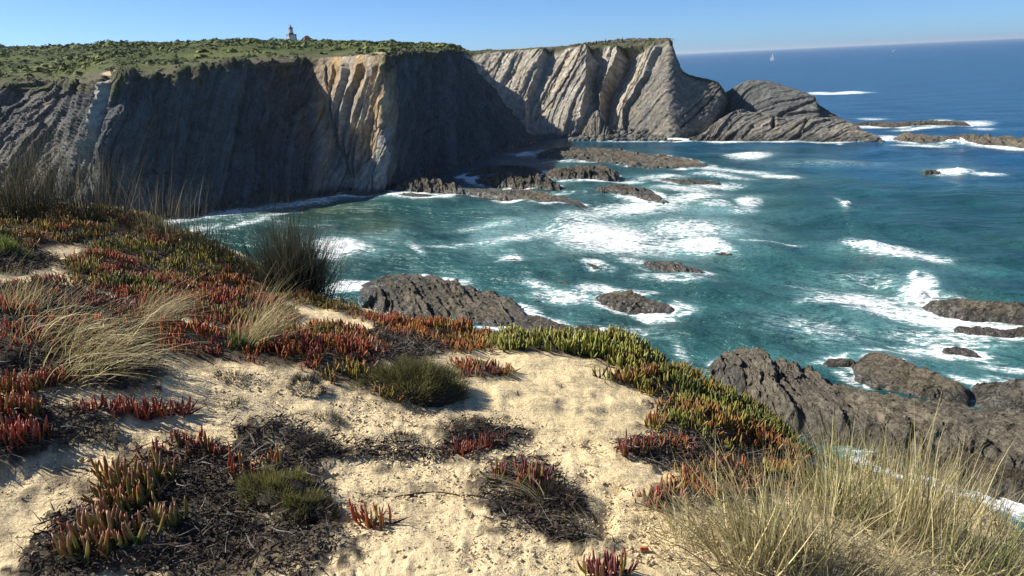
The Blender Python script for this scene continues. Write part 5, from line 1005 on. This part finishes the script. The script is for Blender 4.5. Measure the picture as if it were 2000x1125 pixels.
litter('dead_leaf_litter', 'dark dead leaves and twigs around the ice plants', DPLAN, 7000, (0.014, 0.06), 0.0055, [BLK, BLK*1.6, GREYT*0.7, np.array([0.09, 0.055, 0.04])], rg, 0.05)
litter('twig_tangle', 'grey bleached twigs in the dark litter', DPLAN, 600, (0.05, 0.16), 0.0028, [GREYT*1.6, GREYT*2.2, GREYT], rg, 0.05, 0.4, 0.15)
litter('mat_litter', 'dark dead leaves under the ice plant carpets', [PLAN[k] for k in ('redleft', 'redmid2', 'brownmid', 'greenright', 'lowright', 'redmid', 'backgreen', 'redright')], 700, (0.02, 0.07), 0.005, [BLK, BLK*1.6, np.array([0.08, 0.045, 0.035])], rg, 0.04)
sandpoly = poly_plan([(-50, 960), (120, 900), (380, 830), (420, 720), (560, 740), (740, 790), (900, 790), (1150, 850), (1250, 950), (1330, 1120), (1000, 1130), (660, 1120), (640, 950), (480, 880), (250, 880), (60, 1130)])
litter('sand_litter', 'scattered twigs and plant crumbs on the bare sand', [sandpoly], 2300, (0.006, 0.03), 0.0028, [BLK*1.5, GREYT*0.8, np.array([0.10, 0.07, 0.045]), GREYT*1.6], rg, 0.002, 0.2, 0.3)
thp = poly_plan([(1290, 1000), (1420, 960), (1600, 960), (1700, 935), (1800, 962), (1900, 992), (2005, 1080), (2060, 1200), (1300, 1200)])
litter('straw_thatch', 'dead straw lying on the ground under the big dry grass', [thp], 1500, (0.04, 0.16), 0.0034, [STRAWD, STRAW*0.8, STRAWD*0.6, GREYT*1.4], rg, 0.05, 0.5, 0.12)
# pebbles
rgp = np.random.default_rng(4); q = scatter(sandpoly, 1900, rgp); q = q[fbm(q/0.35, 3, 801) > -0.2]; n = len(q); ph = 0.0018+0.009*rgp.uniform(0, 1, n)**3; base = np.array([[1, 0, 0], [-1, 0, 0], [0, 1, 0], [0, -1, 0], [0, 0, 0.8], [0, 0, -0.6]])
Vp = (base[None]*rgp.uniform(0.7, 1.3, (n, 6, 1))*ph[:, None, None]+np.stack([q[:, 0], q[:, 1], ground(q[:, 0], q[:, 1])+0.008], -1)[:, None]).reshape(-1, 3)
Tp = np.array([[0, 2, 4], [2, 1, 4], [1, 3, 4], [3, 0, 4], [2, 0, 5], [1, 2, 5], [3, 1, 5], [0, 3, 5]]); Fp = (Tp[None]+(np.arange(n)*6)[:, None, None]).reshape(-1, 3)
tag(link('pebbles', mesh_np('pebbles', Vp, Fp, {'Col': np.repeat(SANDG[None]*rgp.uniform(0.45, 1.05, (n, 1)), 6, 0)}), M_TWIG), 'small pebbles and crumbs strewn over the sand', 'pebbles', kind='stuff')
# ================================================================== lighthouse, house, boats, people and other small things
def box_np(cx, cy, cz, sx, sy, sz, taper=1.0):
    V = np.array([[x*sx/2*(taper if z > 0 else 1), y*sy/2*(taper if z > 0 else 1), z*sz/2] for z in (-1, 1) for y in (-1, 1) for x in (-1, 1)])+np.array([cx, cy, cz])
    return V, [(0, 2, 3, 1), (4, 5, 7, 6), (0, 1, 5, 4), (2, 6, 7, 3), (0, 4, 6, 2), (1, 3, 7, 5)]
def lathe_np(prof, n=20):
    V = []; Fq = []
    for r_, z in prof:
        for k in range(n): a = 2*math.pi*k/n; V.append((r_*math.cos(a), r_*math.sin(a), z))
    for i in range(len(prof)-1):
        for k in range(n): Fq.append((i*n+k, i*n+(k+1) % n, (i+1)*n+(k+1) % n, (i+1)*n+k))
    return np.array(V), Fq
def part(name, V, Fq, mat, parent, smooth=False):
    me = bpy.data.meshes.new(name); me.from_pydata([tuple(map(float, v)) for v in V], [], [tuple(f) for f in Fq]); me.update()
    for p_ in me.polygons: p_.use_smooth = smooth
    me.materials.append(mat); o = bpy.data.objects.new(name, me); COL.objects.link(o)
    if parent is not None: o.parent = parent
    return o
M_WHITE = plain('whitewash', (0.80, 0.75, 0.69), 0.8, 0.2, 0.06, 0.6); M_STONE = plain('dark_stone', (0.16, 0.15, 0.14), 0.85, 0.2, 0.2, 1.0); M_REDM = plain('red_lantern_roof', (0.20, 0.055, 0.045), 0.6, 0.3, 0.15, 0.8)
M_TILE = plain('terracotta', (0.34, 0.13, 0.09), 0.85, 0.15, 0.2, 0.8); M_GLASSD = plain('dark_glass', (0.05, 0.06, 0.07), 0.15, 0.5, 0.1, 1.0); M_POST = plain('weathered_post', (0.07, 0.06, 0.055), 0.9, 0.1, 0.2, 2.0); M_LANT = plain('lantern_glass', (0.70, 0.64, 0.60), 0.25, 0.5, 0.1, 1.0)
M_SAIL = plain('sail_cloth', (0.82, 0.82, 0.80), 0.7, 0.2, 0.04, 0.2); _t = M_SAIL.node_tree; _tr = _t.nodes.new('ShaderNodeBsdfTranslucent'); _tr.inputs[0].default_value = (.8, .8, .78, 1); _mx = _t.nodes.new('ShaderNodeMixShader'); _pb = [x for x in _t.nodes if x.type == 'BSDF_PRINCIPLED'][0]; _o = [x for x in _t.nodes if x.type == 'OUTPUT_MATERIAL'][0]
_t.links.new(_pb.outputs[0], _mx.inputs[1]); _t.links.new(_tr.outputs[0], _mx.inputs[2]); _t.links.new(_mx.outputs[0], _o.inputs[0])
M_HULL = plain('boat_hull', (0.80, 0.80, 0.79), 0.3, 0.5, 0.03, 0.3)
LB = at_r([572], [93.5], [596])[0]; u = 600*1.045/F
lh = empty('lighthouse', tuple(LB), -0.95); tag(lh, 'white square lighthouse with dark corners and red-roofed lantern on the skyline', 'lighthouse')
V, Fq = box_np(0, 0, 11*u, 12.4*u, 12.4*u, 22*u, 0.97); tw = part('tower', V, Fq, M_WHITE, lh)
for sx in (-1, 1):
    for sy in (-1, 1): V, Fq = box_np(sx*5.7*u, sy*5.7*u, 11*u, 1.4*u, 1.4*u, 21.9*u, 0.98); part('corner_stone', V, Fq, M_STONE, lh)
V, Fq = box_np(0, 0, 21.3*u, 13.4*u, 13.4*u, 1.6*u); part('cornice', V, Fq, M_STONE, lh)
V, Fq = box_np(0, 0, 18.9*u, 12.0*u, 12.6*u, 2.6*u); part('frieze', V, Fq, plain('frieze_brown', (0.45, 0.36, 0.32), 0.8), lh)
V, Fq = box_np(0.4*u, -6.25*u, 15.2*u, 2.2*u, 0.4*u, 3.6*u); wd = part('window', V, Fq, M_STONE, lh); V, Fq = box_np(0.4*u, -6.5*u, 15.2*u, 1.3*u, 0.12*u, 2.6*u); part('pane', V, Fq, M_GLASSD, wd)
V, Fq = lathe_np([(3.6*u, 22*u), (4.2*u, 23.4*u), (4.4*u, 24.6*u), (3.6*u, 24.7*u)]); part('gallery', V, Fq, M_STONE, lh, True)
V, Fq = lathe_np([(3.4*u, 24.5*u), (3.5*u, 26*u), (3.55*u, 31*u), (3.4*u, 31.2*u)]); ln_ = part('lantern', V, Fq, M_LANT, lh, True)
for k in range(8): a = k*math.pi/4; V, Fq = box_np(3.6*u*math.cos(a), 3.6*u*math.sin(a), 28*u, 0.35*u, 0.35*u, 6.6*u); part('glazing_bar', V, Fq, M_WHITE, ln_)
V, Fq = lathe_np([(4.1*u, 31*u), (3.9*u, 31.8*u), (3.0*u, 33.4*u), (1.6*u, 34.5*u), (0.7*u, 34.9*u)]); dm = part('dome', V, Fq, M_REDM, lh, True)
V, Fq = lathe_np([(0.3*u, 34.6*u), (0.95*u, 35.6*u), (0.95*u, 36.4*u), (0.25*u, 37.2*u), (0.08*u, 39.5*u)]); part('finial', V, Fq, M_STONE, dm, True)
HB = at_r([600], [87.5], [592])[0]; hs_ = empty('keepers_house', tuple(HB), -0.9); tag(hs_, 'low house with a pointed reddish roof beside the lighthouse', 'house')
V, Fq = box_np(0, 0, 3*u, 17*u, 17*u, 6*u); part('wall', V, Fq, M_WHITE, hs_)
V = np.array([(-9.5, -9.5, 6), (9.5, -9.5, 6), (9.5, 9.5, 6), (-9.5, 9.5, 6), (0, -1.5, 15), (0, 3, 15)])*u; part('roof', V, [(0, 1, 4), (1, 2, 5, 4), (2, 3, 5), (3, 0, 4, 5), (3, 2, 1, 0)], M_TILE, hs_)
for px_, hgt, lab, wd_ in ((588, 8, 'thin dark post left of the reddish roof on the skyline', 0.7), (610, 11, 'tallest dark post right of the reddish roof on the skyline', 1.2), (612.5, 7, 'short dark post just right of the tallest one', 0.8)):
    c = at_r([px_], [91], [600])[0]; r_ = empty('skyline_post', tuple(c)); V, Fq = box_np(0, 0, (hgt+3)*u/2, wd_*u, wd_*u, (hgt+3)*u, 0.6); part('shaft', V, Fq, M_POST, r_); V, Fq = box_np(0, 0, (hgt+2)*u, wd_*1.7*u, wd_*1.2*u, 1.2*u, 0.7); part('head', V, Fq, M_POST, r_); tag(r_, lab, 'post', 'posts beside the house')
for px_, py_, rr_, lab in ((1182.5, 83, 420, 'small dark marker on the headland skyline, the left of two'), (1215.5, 80, 414, 'small dark marker on the headland skyline, the right of two')):
    c = at_r([px_], [py_], [rr_])[0]; r_ = empty('marker_post', tuple(c)); V, Fq = box_np(0, 0, 0.6, 0.3, 0.3, 2.6, 0.7); part('shaft', V, Fq, M_POST, r_); V, Fq = box_np(0, 0, 0.7, 0.85, 0.4, 0.7, 0.6); part('board', V, Fq, M_POST, r_); tag(r_, lab, 'post', 'markers on the headland')
# boats
def sailboat(px_, py_, size, label, sails, heading):
    c = at_z([px_], [py_], 0.2)[0]; root = empty('sailing_boat', tuple(c), heading); tag(root, label, 'boat', 'boats at sea')
    xs = np.linspace(-0.5, 0.5, 9); V = []
    for x in xs:
        b_ = 0.13*max(0.03, 1-abs(x*2-0.0)**2.4) if x > 0 else 0.13*(1-0.35*abs(x*2)**2); sh = 0.09+0.05*max(0, x)
        V += [(x, -b_, sh), (x*0.96, -b_*0.6, -0.02), (x*0.94, b_*0.6, -0.02), (x, b_, sh)]
    Fq = []
    for i in range(8):
        for j in range(3): Fq.append((i*4+j, (i+1)*4+j, (i+1)*4+j+1, i*4+j+1))
        Fq.append((i*4+3, (i+1)*4+3, (i+1)*4, i*4))
    Fq += [(0, 1, 2, 3), (35, 34, 33, 32)]
    part('hull', np.array(V)*size, Fq, M_HULL, root)
    V, Fq = box_np(-0.08*size, 0, 0.15*size, 0.34*size, 0.13*size, 0.08*size, 0.8); part('cabin', V, Fq, M_HULL, root)
    for mx, mh in ((0.08, 1.75), (-0.36, 1.1)) if sails else ((0.08, 0.45),):
        V, Fq = box_np(mx*size, 0, mh*size/2+0.1*size, 0.02*size, 0.02*size, mh*size); part('mast', V, Fq, M_HULL, root)
    def sail(name, pts):
        a = np.array(pts, float)*size; n = 6; V = []; Fq = []
        for i in range(n+1):
            for j in range(n+1-i):
                s_, t_ = i/n, j/n; p_ = a[0]*(1-s_-t_)+a[1]*s_+a[2]*t_; belly = 27*s_*t_*(1-s_-t_)*0.07*size; V.append(p_+np.array([0, belly, 0]))
        ix = {}; k = 0
        for i in range(n+1):
            for j in range(n+1-i): ix[i, j] = k; k += 1
        for i in range(n):
            for j in range(n-i):
                Fq.append((ix[i, j], ix[i+1, j], ix[i, j+1]))
                if j < n-i-1: Fq.append((ix[i+1, j], ix[i+1, j+1], ix[i, j+1]))
        o = part(name, V, Fq, M_SAIL, root, True); md = o.modifiers.new('thick', 'SOLIDIFY'); md.thickness = 0.01*size
    if sails:
        sail('mainsail', [(0.06, 0, 0.24), (-0.32, 0, 0.24), (0.06, 0, 1.72)]); sail('jib', [(0.11, 0, 0.2), (0.48, 0, 0.16), (0.11, 0, 1.6)]); sail('mizzen', [(-0.37, 0, 0.24), (-0.6, 0, 0.26), (-0.37, 0, 1.1)])
    return root
sailboat(1508, 118.5, 13.5, 'white two-masted sailing boat out at sea left of centre of the open water', True, math.radians(-42))
sailboat(1747, 101, 24, 'tiny white boat near the horizon at the upper right', False, math.radians(20))
# two walkers on the sandy path above the cliff
M_DARKC = plain('dark_clothing', (0.035, 0.03, 0.035), 0.9, 0.1, 0.2, 5); M_SKIN = plain('skin', (0.42, 0.26, 0.19), 0.6, 0.3, 0.05, 5); M_JEAN = plain('dark_trousers', (0.03, 0.035, 0.05), 0.9, 0.1, 0.2, 5)
def person(px_, py_, r_, label, stride, face):
    k_ = np.argmin(((pxp-px_)**2+4*(pyp-py_)**2)[:, :110]); c = PP[:, :110].reshape(-1, 3)[k_]; root = empty('person', tuple(c), face); tag(root, label, 'person', 'walkers on the path')
    J = [(0, 0, .95, .14), (0, 0, 1.18, .13), (0, 0, 1.40, .15), (0, .01, 1.52, .06), (0, .03, 1.66, .095), (0, .02, 1.76, .07),
         (.19, 0, 1.40, .065), (.25, -.03, 1.12, .05), (.26, .06, .88, .035), (-.19, 0, 1.40, .065), (-.25, .03, 1.12, .05), (-.26, .1, .9, .035),
         (.09, 0, .90, .10), (.10, stride*.5, .48, .07), (.10, stride, .08, .05), (.10, stride+.14, .04, .04), (-.09, 0, .90, .10), (-.10, -stride*.4, .48, .07), (-.10, -stride, .08, .05), (-.10, -stride+.14, .04, .04)]
    E = [(0, 1), (1, 2), (2, 3), (3, 4), (4, 5), (2, 6), (6, 7), (7, 8), (2, 9), (9, 10), (10, 11), (0, 12), (12, 13), (13, 14), (14, 15), (0, 16), (16, 17), (17, 18), (18, 19)]
    me = bpy.data.meshes.new('body'); me.from_pydata([j[:3] for j in J], E, []); me.update(); me.materials.append(M_DARKC)
    sk = me.attributes.get('skin') ; bm = bmesh.new(); bm.from_mesh(me); lay = bm.verts.layers.skin.verify(); bm.verts.ensure_lookup_table()
    for v, j in zip(bm.verts, J): v[lay].radius = (j[3], j[3]*0.8); v[lay].use_root = False
    bm.verts[0][lay].use_root = True; bm.to_mesh(me); bm.free()
    o = bpy.data.objects.new('body', me); COL.objects.link(o); o.parent = root; o.modifiers.new('skin', 'SKIN'); s_ = o.modifiers.new('sub', 'SUBSURF'); s_.levels = 1; s_.render_levels = 1
    V, Fq = lathe_np([(0.02, 1.80), (0.09, 1.78), (0.115, 1.70), (0.105, 1.62)], 10); part('hair', V+np.array([0, 0.0, 0]), Fq, M_DARKC, root, True)
person(217.5, 148, 241, 'dark-clothed walker on the sandy path above the shaded cliff, the left of two', 0.16, 0.6)
person(223, 147.5, 242, 'dark-clothed walker on the sandy path above the shaded cliff, the right of two', 0.12, 0.9)
# brick chips and long dead roots on the sand
M_BRICK = plain('brick_chip', (0.42, 0.15, 0.08), 0.9, 0.1, 0.2, 40); M_DRIED = plain('dried_leaf', (0.45, 0.22, 0.16), 0.8, 0.1, 0.2, 60)
c = at_ground([1258], [1087])[0]; V, Fq = box_np(0, 0, 0.004, 0.034, 0.02, 0.012, 0.75); V = V+0.003*np.stack([vnoise(V*90+k, k) for k in range(3)], -1); o = part('brick_chip', V, Fq, M_BRICK, None); o.location = tuple(c+np.array([0, 0, 0.012])); tag(o, 'small orange-red chip lying on the sand path left of the big grass', 'stone')
c = at_ground([105], [1032])[0]; V, Fq = lathe_np([(0.001, 0), (0.009, .012), (0.010, .03), (0.001, .05)], 6); o = part('fallen_leaf', V*np.array([1, .45, 1]), Fq, M_DRIED, None, True); o.location = tuple(c+np.array([0, 0, 0.02])); o.rotation_euler = (0, 1.5, 0.2); tag(o, 'pale pink fallen leaf lying on the dark litter at lower left', 'leaf')
def root_twig(label, pts, rad, col, seed):
    g = at_ground([p[0] for p in pts], [p[1] for p in pts]); n = 40; P = resample(g, n); r_ = np.random.default_rng(seed); P[:, :2] += np.cumsum(r_.normal(0, 0.0018, (n, 2)), 0)*0.8; P[:, 2] = ground(P[:, 0], P[:, 1])+0.004+0.010*np.abs(vnoise(np.stack([np.linspace(0, 9, n), np.zeros(n)], -1), seed))
    T = unit(np.gradient(P, axis=0)); a = unit(np.cross(T, np.array([0, 0, 1.0]))); b_ = np.cross(T, a); V = []; k_ = 6
    for i in range(n):
        rr_ = rad*(1-0.6*i/n)*(1+0.25*r_.normal())
        for j in range(k_): an = j*2*math.pi/k_; V.append(P[i]-g.mean(0)+(a[i]*math.cos(an)+b_[i]*math.sin(an))*rr_)
    f = []
    for i in range(n-1):
        for j in range(k_): f.append((i*k_+j, i*k_+(j+1) % k_, (i+1)*k_+(j+1) % k_, (i+1)*k_+j))
    o = link('dead_runner', mesh_np('dead_runner', np.array(V), np.array(f), {'Col': np.tile(col, (len(V), 1))}), M_TWIG); o.location = tuple(g.mean(0)); tag(o, label, 'dead stem', 'dead stems on the sand')
root_twig('long dead stem crossing the sand to the slanting dark red row', [(900, 880), (800, 888), (700, 893), (600, 884), (540, 875)], 0.005, BLK*1.4, 1)
root_twig('thin half-buried dead stem running from the brown bush to the mossy cushion', [(1060, 970), (950, 976), (850, 970), (760, 975), (640, 955)], 0.004, BLK*1.2, 2)
root_twig('gnarled dead stem left of the biggest ice plant', [(360, 895), (290, 905), (240, 920), (200, 928), (160, 922)], 0.006, BLK*1.6, 3)
root_twig('thin dead stem on the bare sand above the mossy cushion', [(560, 830), (520, 850), (470, 862), (420, 858)], 0.0035, GREYT, 4)
root_twig('bleached forked stem by the sand patch near the brown carpet', [(812, 655), (806, 680), (790, 700), (750, 712), (705, 722)], 0.006, GREYT*0.6, 5)
root_twig('grey stem lying at the lower edge of the dark litter', [(470, 1010), (520, 990), (560, 1010), (600, 1040)], 0.004, GREYT*1.3, 6)
# ================================================================== sea air: one box of even haze round everything
HZ = bpy.data.materials.new('sea_haze'); HZ.use_nodes = True; ht = HZ.node_tree; ht.nodes.clear()
ho = ht.nodes.new('ShaderNodeOutputMaterial'); hv = ht.nodes.new('ShaderNodeVolumePrincipled'); hv.inputs['Density'].default_value = 3.6e-5; hv.inputs['Color'].default_value = (0.72, 0.86, 1.0, 1); hv.inputs['Anisotropy'].default_value = 0.25
ht.links.new(hv.outputs[0], ho.inputs['Volume'])
V, Fq = box_np(0, 40000, 60, 190000, 100000, 132); hz = part('haze', V, Fq, HZ, None); tag(hz, 'thin sea haze over the bay and the open water', 'haze', kind='stuff')
